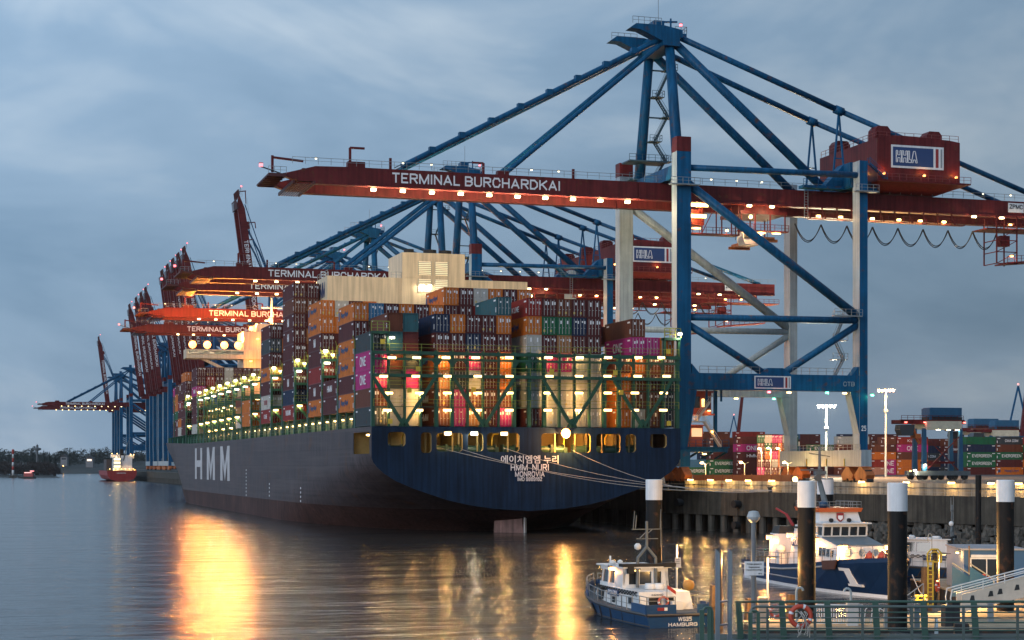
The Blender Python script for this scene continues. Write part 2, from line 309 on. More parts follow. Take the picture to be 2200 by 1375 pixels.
def ground():
    # terminal ground: from the quay edge to the horizon on the landward side
    g = MB(); edge = [(116.2, 1600), (116.2, 276), (129, 229), (142, 182)]
    pts = edge + [(1400, 182), (1400, 1600)]
    g.add([(x, y, GZ) for x, y in pts], [tuple(range(len(pts)))])
    o = g.build('ground', mat('asphalt', (.055, .052, .05), .8, var=.3, scale=.08, bump=.2)); tag(o, 'dark asphalt terminal ground behind the flood wall', 'ground', kind='structure')
    q = thing('quay_wall', 'weathered concrete quay wall on dark piles with fender rollers', 'quay wall')
    EL = [(112.2, 1590), (112.2, 274), (124.6, 229.5), (138, 181)]
    cap = MB(); piles = MB(); deck = MB()
    for (x0, y0), (x1, y1) in zip(EL, EL[1:]):
        d = Vector((x1 - x0, y1 - y0)).normalized(); n = Vector((-d.y, d.x))            # towards the land
        cap.hexa([(x0, y0, 2.7), (x1, y1, 2.7), (x1 + n.x * 1.2, y1 + n.y * 1.2, 2.7), (x0 + n.x * 1.2, y0 + n.y * 1.2, 2.7),
                  (x0, y0, 6.55), (x1, y1, 6.55), (x1 + n.x * 1.2, y1 + n.y * 1.2, 6.55), (x0 + n.x * 1.2, y0 + n.y * 1.2, 6.55)])
        deck.hexa([(x0 + n.x * 1.25, y0 + n.y * 1.25, 5.6), (x1 + n.x * 1.25, y1 + n.y * 1.25, 5.6), (x1 + n.x * 7, y1 + n.y * 7, 5.6), (x0 + n.x * 7, y0 + n.y * 7, 5.6),
                   (x0 + n.x * 1.25, y0 + n.y * 1.25, 6.5), (x1 + n.x * 1.25, y1 + n.y * 1.25, 6.5), (x1 + n.x * 7, y1 + n.y * 7, 6.5), (x0 + n.x * 7, y0 + n.y * 7, 6.5)])
        ln = (Vector((x1, y1)) - Vector((x0, y0))).length; far = y0 > 1000; k = 26 if far else 3.2
        if not far:
            for i in range(int(ln / k)):
                x, y = x0 + d.x * (i + .5) * k + n.x * .9, y0 + d.y * (i + .5) * k + n.y * .9; piles.tube((x, y, -2), (x, y, 2.7), .62, 10)
        else:
            for i in range(int(ln / 7)):
                x, y = x0 + d.x * (i + .5) * 7 + n.x * .9, y0 + d.y * (i + .5) * 7 + n.y * .9; piles.box(x - .8, y - 1.6, -1, x + .8, y + 1.6, 2.7)
        piles.hexa([(x0 + n.x * 3, y0 + n.y * 3, -2), (x1 + n.x * 3, y1 + n.y * 3, -2), (x1 + n.x * 3.4, y1 + n.y * 3.4, -2), (x0 + n.x * 3.4, y0 + n.y * 3.4, -2),
                    (x0 + n.x * 3, y0 + n.y * 3, 5.6), (x1 + n.x * 3, y1 + n.y * 3, 5.6), (x1 + n.x * 3.4, y1 + n.y * 3.4, 5.6), (x0 + n.x * 3.4, y0 + n.y * 3.4, 5.6)], 1)
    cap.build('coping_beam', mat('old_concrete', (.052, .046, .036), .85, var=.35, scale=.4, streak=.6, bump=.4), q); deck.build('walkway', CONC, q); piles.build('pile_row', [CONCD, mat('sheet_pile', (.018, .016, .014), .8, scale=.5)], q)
    # slope of rubble under the right end
    r = MB(); rnd = random.Random(3)
    a, b2 = EL[2], EL[3]
    for i in range(420):
        t = rnd.uniform(.02, 1); s = rnd.random(); x = a[0] + (b2[0] - a[0]) * t - .96 * s * 2.2 + .9; y = a[1] + (b2[1] - a[1]) * t - .27 * s * 2.2
        z = 2.9 * (1 - s) - .2; k = rnd.uniform(.25, .55)
        r.hexa([(x + dx * k * rnd.uniform(.6, 1.1), y + dy * k * rnd.uniform(.6, 1.1), z + dz * k * rnd.uniform(.5, 1)) for dx, dy, dz in
                ((-1, -1, -1), (1, -1, -1), (1, 1, -1), (-1, 1, -1), (-1, -1, 1), (1, -1, 1), (1, 1, 1), (-1, 1, 1))])
    tag(r.build('rubble_slope', mat('wet_stone', (.09, .085, .075), .8, var=.4, scale=1.5, bump=.4)), 'bank of wet rubble stones below the quay wall', 'rubble', kind='stuff')
    # fender rollers hung on the wall
    for i, t in enumerate((.1, .42, .74)):
        x, y = EL[1][0] + (EL[2][0] - EL[1][0]) * t, EL[1][1] + (EL[2][1] - EL[1][1]) * t
        for z in ((4.6, 1.2) if i else (4.6,)):
            f = MB().tube((x - 1.3, y - .35, z), (x - .2, y - .06, z), .62, 14).tube((x - .45, y - .12, z), (x - .45, y - .12, 6.5), .06, 5)
            f.build('fender_roller', BLACK, q, smooth=False)
    # bollards and small hut pieces on the walkway
    # flood wall with lamps
    w = thing('flood_wall', 'low concrete flood wall lit by a row of lamps along the terminal edge', 'wall')
    FL = [(116.6, 276), (129.4, 229), (142.4, 182)]
    wm = MB(); pan = MB(); rl = MB()
    for (x0, y0), (x1, y1) in zip(FL, FL[1:]):
        wm.hexa([(x0, y0, 6.5), (x1, y1, 6.5), (x1 + .5, y1 + .13, 6.5), (x0 + .5, y0 + .13, 6.5), (x0, y0, 8.25), (x1, y1, 8.25), (x1 + .5, y1 + .13, 8.25), (x0 + .5, y0 + .13, 8.25)])
        rl.rail([(x0 - 3.5, y0 - .96, 6.52), (x1 - 3.5, y1 - .96, 6.52)], 1.0, 2.4, .05)
    wm.build('wall_panel', CONC, w); rl.build('handrail', RAIL, w)
    text('30', .5, .55, REDS, w, (119.1, 266.0, 7.5), radians(-75))
    for px in (1487, 1530, 1568, 1612, 1663, 1852, 1950, 2045, 2133, 2190):
        # point on the flood wall seen at this bearing
        best = None
        for (x0, y0), (x1, y1) in zip(FL, FL[1:]):
            for i in range(101):
                x, y = x0 + (x1 - x0) * i / 100, y0 + (y1 - y0) * i / 100; e = abs(x / y - tb(px))
                if best is None or e < best[0]: best = (e, x, y)
        lamp(w, (best[1] - .3, best[2] - .1, 8.3), WARM, 130, .95, .3, .26, 'wall_lamp', off=(-.75, -.25, -.35))
ground()
def shore():
    hm = mat('hill_ground', (.028, .032, .030), .9, var=.4, scale=.02)
    # far bank: low wooded hills 2.3 km off
    h = MB(); n = 90; x0, x1 = -2300, 900; rows = []
    rnd = random.Random(5)
    for j, (y, k) in enumerate(((2350, 0), (2420, .35), (2600, .8), (2900, 1), (3300, .6))):
        rows.append([(x0 + (x1 - x0) * i / n, y, .3 + k * (20 + 6 * sin(i * .35) + 4 * sin(i * .9 + 1))) for i in range(n + 1)])
    v = [p for r in rows for p in r]; h.add(v, [(j * (n + 1) + i, j * (n + 1) + i + 1, (j + 1) * (n + 1) + i + 1, (j + 1) * (n + 1) + i) for j in range(4) for i in range(n)])
    tag(h.build('hills', hm), 'low wooded hills along the far river bank', 'hills', kind='structure')
    isl = MB(); cx, cyy = pz(10, 1600)
    v = [(cx - 420, cyy, -.5), (pz(137, 1560)[0], pz(137, 1560)[1], -.5), (pz(110, 1600)[0], pz(110, 1600)[1], 1.6), (pz(120, 1720)[0], pz(120, 1720)[1], 1.6), (cx - 420, cyy + 160, 1.6), (cx - 420, cyy + 30, 1.6)]
    isl.add(v, [(0, 1, 2, 5), (5, 2, 3, 4)])
    tag(isl.build('terrain', hm), 'flat dark spit of land on the left', 'terrain', kind='structure')
    def clump(mb, x, y, z, r, hh, rnd, nleaf, sz):
        for _ in range(nleaf):
            t = rnd.random(); a = rnd.uniform(0, 2 * pi); zz = z + hh * (.18 + .82 * t); rr = r * sqrt(rnd.random()) * (1 - .75 * max(0, t - .35))
            px, py = x + rr * cos(a), y + rr * sin(a); k = sz * rnd.uniform(.5, 1.2)
            d1 = Vector((rnd.uniform(-1, 1), rnd.uniform(-.6, .6), rnd.uniform(-.4, 1))) * k; d2 = Vector((rnd.uniform(-1, 1), rnd.uniform(-.6, .6), rnd.uniform(-.4, 1))) * k
            mb.add([(px, py, zz), (px + d1.x, py + d1.y, zz + d1.z), (px + d2.x, py + d2.y, zz + d2.z)], [(0, 1, 2)])
    rnd = random.Random(8)
    wood = MB()
    for i in range(430):
        px = rnd.uniform(-30, 420); Z = rnd.uniform(2440, 2900); x, y = pz(px, Z); clump(wood, x, y, 8 + rnd.uniform(0, 12), rnd.uniform(4, 12), rnd.uniform(7, 19), rnd, 110, 2.2)
    tag(wood.build('woods', mat('far_foliage', (.028, .036, .032), .9, var=.4, scale=.05)), 'dark mixed woodland covering the far hills', 'woods', kind='stuff')
    isw = MB()
    for i in range(210):
        px = rnd.uniform(-30, 122); Z = rnd.uniform(1610, 1740)
        if px > 112: Z = 1600 + rnd.uniform(0, 40)
        x, y = pz(px, Z); clump(isw, x, y, 1, rnd.uniform(4, 7), rnd.uniform(8, 13.5) - max(0, px - 95) * .1, rnd, 130, 1.3); isw.tube((x, y, 1), (x, y, 7), .22, 4, .1)
    tag(isw.build('woods', mat('bare_trees', (.040, .034, .032), .9, var=.35, scale=.1)), 'dense bare winter trees on the spit', 'woods', kind='stuff')
    # conifers standing above the far wood
    for px, hh, lab in ((94, 26, 'dark pointed conifer standing above the bare trees, left of three'), (106, 24, 'dark pointed conifer between two others above the spit'),
                        (118, 22, 'shortest dark pointed conifer at the tip of the wood')):
        x, y = pz(px, 1800); t = thing('conifer_tree', lab, 'tree', (x, y, 1), 0, 'conifers above the spit')
        MB().tube((0, 0, 0), (0, 0, hh), .5, 6, .1).build('trunk', mat('bark', (.03, .025, .02), .9), t)
        c = MB()
        for i in range(260):
            tt = rnd.random(); a = rnd.uniform(0, 2 * pi); r = (1 - tt) * 6 * rnd.uniform(.5, 1); z = 6 + tt * (hh - 5)
            c.add([(r * .2 * cos(a), r * .2 * sin(a), z + 1), (r * cos(a + .2), r * sin(a + .2), z - .8), (r * cos(a - .2), r * sin(a - .2), z - .8)], [(0, 1, 2)])
        c.build('crown', mat('conifer', (.022, .03, .026), .9, var=.3), t)
    # houses on the far slope
    for i, (px, py, w, lab) in enumerate(((137, 986, 9, 'white house on the far wooded slope, left of two'), (192, 989, 10, 'white house with lit front on the far slope, right of two'))):
        x, y = pz(px, 2400); z = Hat(py + 3, x, y); t = thing('house', lab, 'house', (x, y, z), -TH, 'houses on the far slope')
        MB().box(-w / 2, 0, -8, w / 2, 9, 4.5).build('wall', mat('house_wall', (.2, .2, .21), .8), t); MB().prism([(-w / 2 - .5, 4.5), (w / 2 + .5, 4.5), (0, 9)], 'y', -.5, 9.5).build('roof', mat('slate', (.05, .05, .055), .8), t)
        if i: MB().box(-3, -.1, 1, 3, 0, 3.5).build('window', emit('house_window', (1, .75, .5), 1.6), t)
        else: MB().box(-3, -.1, 1, 3, 0, 3).build('window', GLASS, t)
    # red and white light tower
    x, y = pz(28, 1500); t = thing('light_tower', 'slender red and white banded light tower on the spit', 'lighthouse', (x, y, 0))
    MB().box(-3, -3, -.5, 3, 3, 2.2).build('base', CONCD, t)
    RW = mat('tower_red', (.35, .04, .03), .6); WW = mat('tower_white', (.55, .56, .56), .6); z = 2.2
    for i, hh in enumerate((4.6, 3.2, 3.6, 3.6, 3.4, 1.2)): MB().lathe([(1.0 - i * .04, z), (.96 - i * .04, z + hh)]).build('band', RW if i % 2 else WW, t, smooth=True); z += hh
    MB().lathe([(1.3, z), (1.3, z + .3), (1.0, z + .4), (1.1, z + 2.2), (1.35, z + 2.3), (.2, z + 3.2)]).build('lantern', RW, t)
    x, y = pz(80, 1900); t = thing('mast_tower', 'thin grey radar tower with a platform above the bare trees', 'tower', (x, y, 0))
    MB().lathe([(1.5, 0), (1.1, 27)]).build('shaft', mat('tower_grey', (.10, .11, .12), .7), t); b = MB().lathe([(1.2, 27), (4.2, 28), (4.2, 29.6), (1.4, 30.4), (1.2, 33), (.2, 34)]); b.build('platform', MATS['tower_grey'], t)
    x, y = pz(136, 2330); t = thing('shore_lamp', 'single warm lamp on a post at the far bank', 'street lamp', (x, y, 0)); MB().tube((0, 0, 0), (0, 0, 10), .3).build('post', DARK, t); lamp(t, (0, 0, 10.3), SOD, 25, 1.6, 1.6, 1.3)
    # small launch under way
    x, y = pz(60, 1420); t = thing('motor_launch', 'small motor launch with a red lit cabin under way far off', 'boat', (x, y, 0), radians(70))
    MB().prism([(-2, 0), (2, 0), (2.2, 1.7), (-2.2, 1.7)], 'y', -6, 4).add([(-2, 4, 0), (2, 4, 0), (0, 8, .6), (-2.2, 4, 1.7), (2.2, 4, 1.7), (0, 9, 2.2)], [(0, 1, 2), (3, 5, 4), (0, 2, 5, 3), (1, 4, 5, 2)]).build('hull', DARK, t)
    MB().box(-1.7, -4.5, 1.7, 1.7, 3, 4.4).build('cabin', mat('launch_red', (.35, .06, .06), .5), t); lamp(t, (0, -3.4, 6.2), (1, .25, .25), 9, 3.2, 2.4, .8); lamp(t, (0, 0, 4.9), (1, .35, .3), 6, 3.4, 5, .7, 'cabin_light'); MB().tube((0, -3.4, 4.4), (0, -3.4, 6), .2).build('mast', WHITE, t)
shore()
# ------------------------------------------------------------------ container ship
SX, SY = 83.25, 259.24
ship = thing('container_ship', 'huge dark blue container ship seen from its stern, three tall white letters on its side', 'container ship', (SX, SY, 0))
HBLUE = mat('hull_blue', (.007, .022, .052), .5, var=.25, scale=.12, streak=.5, spec=.2)
HSIDE = mat('hull_warm_lit_weathered', (.082, .057, .058), .45, var=.3, scale=.1, streak=.55, rust=.25, spec=.15)  # warm reflected light put into the side colour; streaks and rust are wear
hull_streaks(HSIDE)
HRED = mat('antifouling_red', (.075, .036, .030), .65, var=.35, scale=.15, streak=.55, spec=.2)
CREAM = mat('cream_paint', (.70, .56, .38), .55, var=.08, scale=.2, streak=.28)
DGREEN = mat('deck_green', (.03, .13, .07), .55, var=.2, scale=.5)
INNER = mat('mooring_deck_cream', (.24, .19, .08), .6, var=.2, scale=.4)
def interp(x, xs, ys):
    if x <= xs[0]: return ys[0]
    for a, b, c, d in zip(xs, xs[1:], ys, ys[1:]):
        if x <= b: return c + (d - c) * (x - a) / (b - a)
    return ys[-1]
ZK = [-1, 0, 2, 4, 6, 8, 10, 12, 16.8]
ST = {0: [0, 0, 0, 5.5, 14.6, 20.6, 24.1, 25.5, 25.5], 12: [0, 2, 9.5, 16, 20.6, 23.4, 25.1, 25.5, 25.5], 20: [7, 10, 15, 19.5, 22.6, 24.6, 25.4, 25.5, 25.5], 30: [15, 16.5, 19.5, 22.3, 24.3, 25.3, 25.5, 25.5, 25.5],
      55: [21.5, 22.5, 24, 25.2, 25.5, 25.5, 25.5, 25.5, 25.5], 85: [25.5] * 9, 236: [25.5] * 9, 256: [23.6, 24.2, 24.8, 25.2, 25.4, 25.5, 25.5, 25.5, 25.5],
      276: [20.2, 21, 22, 22.8, 23.5, 24, 24.6, 25, 25.5], 294: [15.5, 16.6, 18, 19.4, 20.6, 21.8, 22.9, 23.8, 25.4], 310: [11, 12, 13.6, 15.3, 17, 18.6, 20.2, 21.6, 24.4],
      326: [6.5, 7.5, 9.2, 11, 12.9, 14.7, 16.5, 18.2, 21.8], 344: [1.5, 2.3, 4, 6, 8, 10, 11.9, 13.6, 17.2], 358: [0, 0, .4, 1.6, 3.2, 5, 6.8, 8.4, 11.6], 366: [0, 0, 0, 0, .3, .9, 2, 3.4, 6], 371: [0] * 9}
SK = sorted(ST)
def hb(s, z): return interp(s, SK, [interp(z, ZK, ST[k]) for k in SK])
def top(s): return 16.8 + 1.3 * min(1, max(0, (s - 225) / 85))
def hull():
    ss = [0, 1.4, 5, 9, 13.2, 16, 20, 30, 42, 55, 70, 85, 120, 160, 200, 236, 246, 256, 266, 276, 285, 294, 302, 310, 318, 326, 335, 344, 352, 358, 363, 366, 369, 371]
    zz = [-1, -.3, .6, 2, 3.8, 5.5, 7.2, 9, 10.2, 11.4, 12.6, 16.0, 16.8]
    def pt(i, j, sg):
        s = ss[i]; z = zz[j]
        if j == len(zz) - 1: z = top(s)
        zm = 3.63 - 3.6 * s / 15
        if s < 15 and zz[j] <= zm: return (0, s, zm)
        return (sg * hb(s, min(zz[j], 16.8)), s, z)
    b = MB()
    for sg in (-1, 1):
        for i in range(len(ss) - 1):
            for j in range(len(zz) - 1):
                if sg < 0 and i in (1, 2, 3) and j == 10: continue                      # mooring opening in the port side
                b.add([pt(i, j, sg), pt(i + 1, j, sg), pt(i + 1, j + 1, sg), pt(i, j + 1, sg)], [(0, 1, 2, 3)], 1 if zz[j] < 3.7 else 0)
    me = b.mesh('hull', [HSIDE, HRED])
    bm = bmesh.new(); bm.from_mesh(me); bmesh.ops.remove_doubles(bm, verts=bm.verts, dist=.01)
    bmesh.ops.dissolve_degenerate(bm, edges=bm.edges, dist=.001); bmesh.ops.recalc_face_normals(bm, faces=bm.faces); bm.to_mesh(me); bm.free()
    me.polygons.foreach_set('use_smooth', [True] * len(me.polygons)); h = link('hull', me, ship)
    for s0, s1, kind in ((207.1, 222.6, 'H'), (181.3, 197, 'M'), (154.5, 170.9, 'M')):
        l = MB(); x = -25.58; z0, z1 = 7.1, 15.5; w = .24 * (s1 - s0)
        l.box(x, s1 - w, z0, x + .06, s1, z1); l.box(x, s0, z0, x + .06, s0 + w, z1)
        if kind == 'H': l.box(x, s0 + w, 10.4, x + .06, s1 - w, 12.2)
        else:
            m = (s0 + s1) / 2
            for a, c in ((s1 - w, m), (s0 + w, m)):
                l.hexa([(x, a, z1 - 3.4), (x + .06, a, z1 - 3.4), (x + .06, c, z0), (x, c, z0), (x, a, z1), (x + .06, a, z1), (x + .06, c, z0 + 3.6), (x, c, z0 + 3.6)])
        l.build('hull_lettering', mat('hull_letter_white', (.55, .53, .54), .5, var=.15, scale=.4, streak=.35), h)
    # draught marks
    d = MB()
    for s, z0, n in ((128, 4, 8), (96, 4.4, 4), (60, 4, 4)):
        for k in range(n): d.box(-25.56, s, z0 + k * .8, -25.51, s + .5, z0 + k * .8 + .35)
    d.build('draught_mark', LETW, h)
    # transom with real mooring openings
    t = MB(); op = [(-22.95, -20.16, 13.73, 15.94), (-17.73, -16.03, 12.74, 15.9), (-15.21, -11.03, 12.96, 15.84), (-10.2, -7.71, 12.97, 15.87), (-7.11, -1.78, 12.91, 15.88),
                    (1.83, 10.09, 12.85, 15.85), (11.03, 15.14, 12.8, 15.84), (16.02, 17.77, 12.88, 15.8), (20.25, 23.07, 13.64, 15.85)]
    lv = [3.63, 4, 4.6, 5.4, 6.2, 7.2, 8.4, 9.6, 10.6, 11.3, 12, 12.6]
    outl = lambda z: interp(z, [3.63, 3.9, 4.3, 4.9, 5.5, 6.1, 6.95, 7.8, 8.7, 10, 11.2, 12.0], [0, 5, 8.3, 11.5, 13.8, 15.6, 18.2, 20.5, 22.3, 24.2, 25.2, 25.5])
    for a, c in zip(lv, lv[1:]): t.add([(-outl(a), -.02, a), (outl(a), -.02, a), (outl(c), -.02, c), (-outl(c), -.02, c)], [(0, 1, 2, 3)])
    t.add([(-25.5, -.02, 16), (25.5, -.02, 16), (25.5, -.02, 16.8), (-25.5, -.02, 16.8)], [(0, 1, 2, 3)])
    x = -25.5
    def q(x0, x1, z0, z1): t.add([(x0, -.02, z0), (x1, -.02, z0), (x1, -.02, z1), (x0, -.02, z1)], [(0, 1, 2, 3)])
    R = .55
    for (a, c, z0, z1) in op:
        q(x, a, 12.6, 16); q(a, c, 12.6, z0); q(a, c, z1, 16); x = c
        loop = []
        for (cx, cz, st) in ((c - R, z1 - R, 0), (a + R, z1 - R, 90), (a + R, z0 + R, 180), (c - R, z0 + R, 270)):
            arc = [(cx + R * cos(radians(st + k * 22.5)), cz + R * sin(radians(st + k * 22.5))) for k in range(5)]; loop += arc
            corner = (c if st in (0, 270) else a, z1 if st < 180 else z0)
            for p, p2 in zip(arc, arc[1:]): t.add([(corner[0], -.02, corner[1]), (p[0], -.02, p[1]), (p2[0], -.02, p2[1])], [(0, 1, 2)])
        n = len(loop)
        for k in range(n):
            p, p2 = loop[k], loop[(k + 1) % n]; t.add([(p[0], -.02, p[1]), (p2[0], -.02, p2[1]), (p2[0], .6, p2[1]), (p[0], .6, p[1])], [(0, 1, 2, 3)], 1)
    q(x, 25.5, 12.6, 16)
    tr = t.build('transom', [HBLUE, INNER], ship)
    for s, w, hh, zc in (('에이치엠엠 누리', 9.5, 1.3, 11.75), ('HMM  NURI', 6.3, 1.05, 10.5), ('MONROVIA', 4.85, .85, 9.45), ('IMO 9869162', 4.05, .6, 8.65)):
        text(s, w, hh, LETW, tr, (-.08, -.05, zc), name='stern_lettering')
    # mooring deck inside the stern
    md = MB(); md.box(-25.2, .1, 12.2, 25.2, 14.2, 12.5); md.box(-25.2, 14.2, 12.5, 25.2, 14.5, 16.7, 0)
    for xx in (-19, -10.7, -1, 10.6, 15.6, 19): md.box(xx - .15, 3.5, 12.5, xx + .15, 14, 16.7)
    for xx in (-22.6, -16.6, -12.2, -8.2, -3.2, 4.6, 8, 12.6, 17.2, 21.2): md.tube((xx, 1.6, 12.5), (xx, 1.6, 16.6), .16, 6)
    md.build('mooring_deck', INNER, ship); pp = MB()
    for xx in (-20, -14.6, -9.6, -5.4, 6.6, 13.6): pp.path([(xx, 3, 12.6), (xx, 3, 15.2), (xx + .3, 3, 15.7), (xx + 1.1, 3, 15.8)], .12, 6)
    pp.build('vent_pipe', YEL, ship)
    wm = MB(); wm.tube((-.9, 0, .8), (.9, 0, .8), .62, 12); wm.box(-1.05, -.8, 0, -.9, .8, 1.6); wm.box(.9, -.8, 0, 1.05, .8, 1.6); wm.box(1.05, -.4, .3, 1.6, .5, 1.2); wm.box(-1.1, -.9, 0, 1.7, .9, .2)
    wme = wm.mesh('winch', mat('winch_green', (.015, .045, .03), .5))
    for xx in (-21.3, -14.3, -12.2, -8.9, -6.2, -3, 3, 5.2, 8.9, 12, 14, 17): link('winch', wme, ship, (xx, 2.2, 12.5))
    for xx in (-21.6, -16.9, -13.1, -9, -4.4, 3, 8, 13, 16.9, 21.7): lamp(ship, (xx, 6.2, 16.2), WARM, 20, .45, .4, .2, 'deck_lamp')
    for s in (3.5, 8): lamp(ship, (-24.2, s, 15.6), WARM, 30, .6, .6, .25, 'deck_lamp')
    for xx, c, st in ((-13.5, WARM, 70), (-9.25, COOL, 70), (-4.4, WARM, 70), (5.75, SOD, 420)): lamp(ship, (xx, -.35 if st < 100 else -.5, 15.75 if st < 100 else 15.9), c, st, 1.0 if st < 100 else 1.1, .5, .5 if st < 100 else 1.5, 'stern_floodlight')
    # decks, coamings
    d = MB(); k = [s for s in range(0, 366, 6)]
    for a, c in zip(k, k[1:]):
        for sg in (0,): d.add([(-hb(a, 16.8) + .1, a, top(a) - .15), (hb(a, 16.8) - .1, a, top(a) - .15), (hb(c, 16.8) - .1, c, top(c) - .15), (-hb(c, 16.8) + .1, c, top(c) - .15)], [(0, 1, 2, 3)])
    d.build('deck', DGREEN, ship)
    c = MB(); c.box(-22.4, 14.9, 16.75, 22.4, 296, 19.2); c.build('hatch_coaming', DGREEN, ship)
    sm = MB()
    for i in range(1, 22):
        for dy in (.4, 6.3, 12.0): y = 1.06 + 13.8 * i + dy; w = min(24.9, hb(y, 16.8) - .5); sm.box(-w - .15, y - .15, 16.7, -w + .2, y + .15, 19.5); sm.box(-w - .2, y - .2, 19.25, -20, y + .2, 19.5)
    sm.box(-22.6, 15, 19.0, -22.2, 300, 19.24).box(22.2, 15, 19.0, 22.6, 300, 19.24); sm.build('hatch_support', LB_G, ship)
    r = MB().rail([(-25.2, 15, 16.8), (-25.2, 236, 16.9)], 1.1, 3, .07); r.build('deck_rail', LB_G, ship)
    # rudder with draught scale
    rd = MB().prism([(-1.6, -1), (3.6, -1), (3.4, 3.4), (-1.2, 3.4)], 'x', -.45, .45); ru = rd.build('rudder', mat('rudder_pink', (.22, .12, .11), .6, var=.3, scale=.4, streak=.5), ship, (-.4, 6.6, 0), radians(52))
    sc = MB().box(-.46, -1.75, 0, .46, -1.62, 3.3)
    ru2 = sc.build('rudder_scale', LETW, ru)
hull()
# --- funnel casing and bridge
def casing():
    X0, Y0 = -SX, -SY
    b = MB(); b.box(63.4 + X0, 322.9 + Y0, 19, 77.85 + X0, 333.5 + Y0, 46.7); b.box(90.3 + X0, 322.9 + Y0, 19, 103.1 + X0, 333.5 + Y0, 46.7); b.box(77.85 + X0, 322.5 + Y0, 19, 90.3 + X0, 334 + Y0, 51.6)
    # panel seams standing proud
    for z in (27, 34.5, 42): b.box(63.38 + X0, 322.86 + Y0, z, 77.8 + X0, 322.9 + Y0, z + .08); b.box(90.4 + X0, 322.86 + Y0, z, 103.1 + X0, 322.9 + Y0, z + .08)
    for z in (46.8,): b.box(77.8 + X0, 322.44 + Y0, z, 90.35 + X0, 322.5 + Y0, z + .08)
    c = b.build('funnel_casing', CREAM, ship)
    for x in (81.06, 84.38):
        for z in (47.35, 43.95):
            f = MB(); x0, x1 = x + X0, x + 2.45 + X0; y = 322.5 + Y0
            for i in range(7): f.bar((x0, y - .1, z + .2 + i * .36), (x1, y - .1, z + .2 + i * .36), .12, .14)
            f.box(x0 - .12, y - .16, z - .12, x0, y - .02, z + 2.7); f.box(x1, y - .16, z - .12, x1 + .12, y - .02, z + 2.7)
            g = f.build('louvre', mat('louvre_grey', (.45, .42, .34), .5), c); MB().box(x0, y - .03, z, x1, y - .01, z + 2.58).build('lit_opening', emit('casing_glow', (1, .72, .25), .55), c)
    lamp(c, (81.7 + X0, 322.1 + Y0, 45.3), COOL, 60, .8, .4, .4); lamp(c, (83.2 + X0, 322.1 + Y0, 45.3), COOL, 60, .6, .4, .4)
    p = MB()
    for x, y, r in ((80, 326, 1.0), (84.2, 326, 1.3), (87.4, 326.5, 1.3)): p.tube((x + X0, y + Y0, 51.5), (x + X0, y + Y0, 52.6), r, 14)
    p.build('funnel', BLACK, c)
    r = MB().rail([(63.5 + X0, 323 + Y0, 46.7), (63.5 + X0, 333 + Y0, 46.7)], 1.1, 2, .07).rail([(77.8 + X0, 323 + Y0, 46.7), (75.8 + X0, 323 + Y0, 46.7)], 1.1, 1, .07); r.build('handrail', RAIL, c)
    text('HMM', 6.4, 3.0, NAVYS, c, (63.36 + X0, 328.3 + Y0, 44.3), -pi / 2, bold=.03)
    # bridge far forward
    t = MB(); t.box(74 + X0, 502 + Y0, 17, 92.5 + X0, 514 + Y0, 49.6); t.box(57.5 + X0, 501.5 + Y0, 41.6, 109 + X0, 508 + Y0, 44.2); t.box(78 + X0, 503 + Y0, 49.6, 88 + X0, 511 + Y0, 52)
    for sg in (-1, 1): t.bar((SX + sg * 9 + X0, 503 + Y0, 36), (SX + sg * 21 + X0, 503 + Y0, 41.6), .8, .8)
    br = t.build('bridge_house', CREAM, ship)
    g = MB(); g.box(58.2 + X0, 501.4 + Y0, 42.8, 74 + X0, 501.48 + Y0, 43.8); g.build('bridge_window', GLASS, br)
    for x in (59.5, 63.7, 68.6, 72.6): lamp(br, (x + X0, 503.0 + Y0, 45.6), (1, .29, .04), 430, 2.8, .8, 2.2, 'floodlight', off=(0, 0, 1.4)); MB().bar((x + X0, 503 + Y0, 44.2), (x + X0, 503 + Y0, 45), .3).build('floodlight_post', WHITE, br)  # outermost port flood added to widen the amber reflection on the water
    for x in (76.5, 82, 88): lamp(br, (x + X0, 503.5 + Y0, 53.2 if x == 82 else 50.6), (1, .29, .04), 430, 2.0, .8, 1.4, 'floodlight', off=(0, 0, 1.3))  # roof floods added to widen the water glow and light the booms
    for x, z in ((76, 41), (76.5, 38), (78, 47.5), (81, 47), (78.5, 35), (84, 45), (88, 41), (91, 47)): lamp(br, (x + X0, 501.4 + Y0, z), (1, .32, .05), 120, .8, .5, .5, off=(0, -2.6, 0))  # those farthest to starboard added to spread the amber reflection
    MB().tube((83 + X0, 507 + Y0, 52), (83 + X0, 507 + Y0, 60), .5, 8, .2).bar((80 + X0, 507 + Y0, 57), (86 + X0, 507 + Y0, 57), .25).build('mast', WHITE, br)
casing()
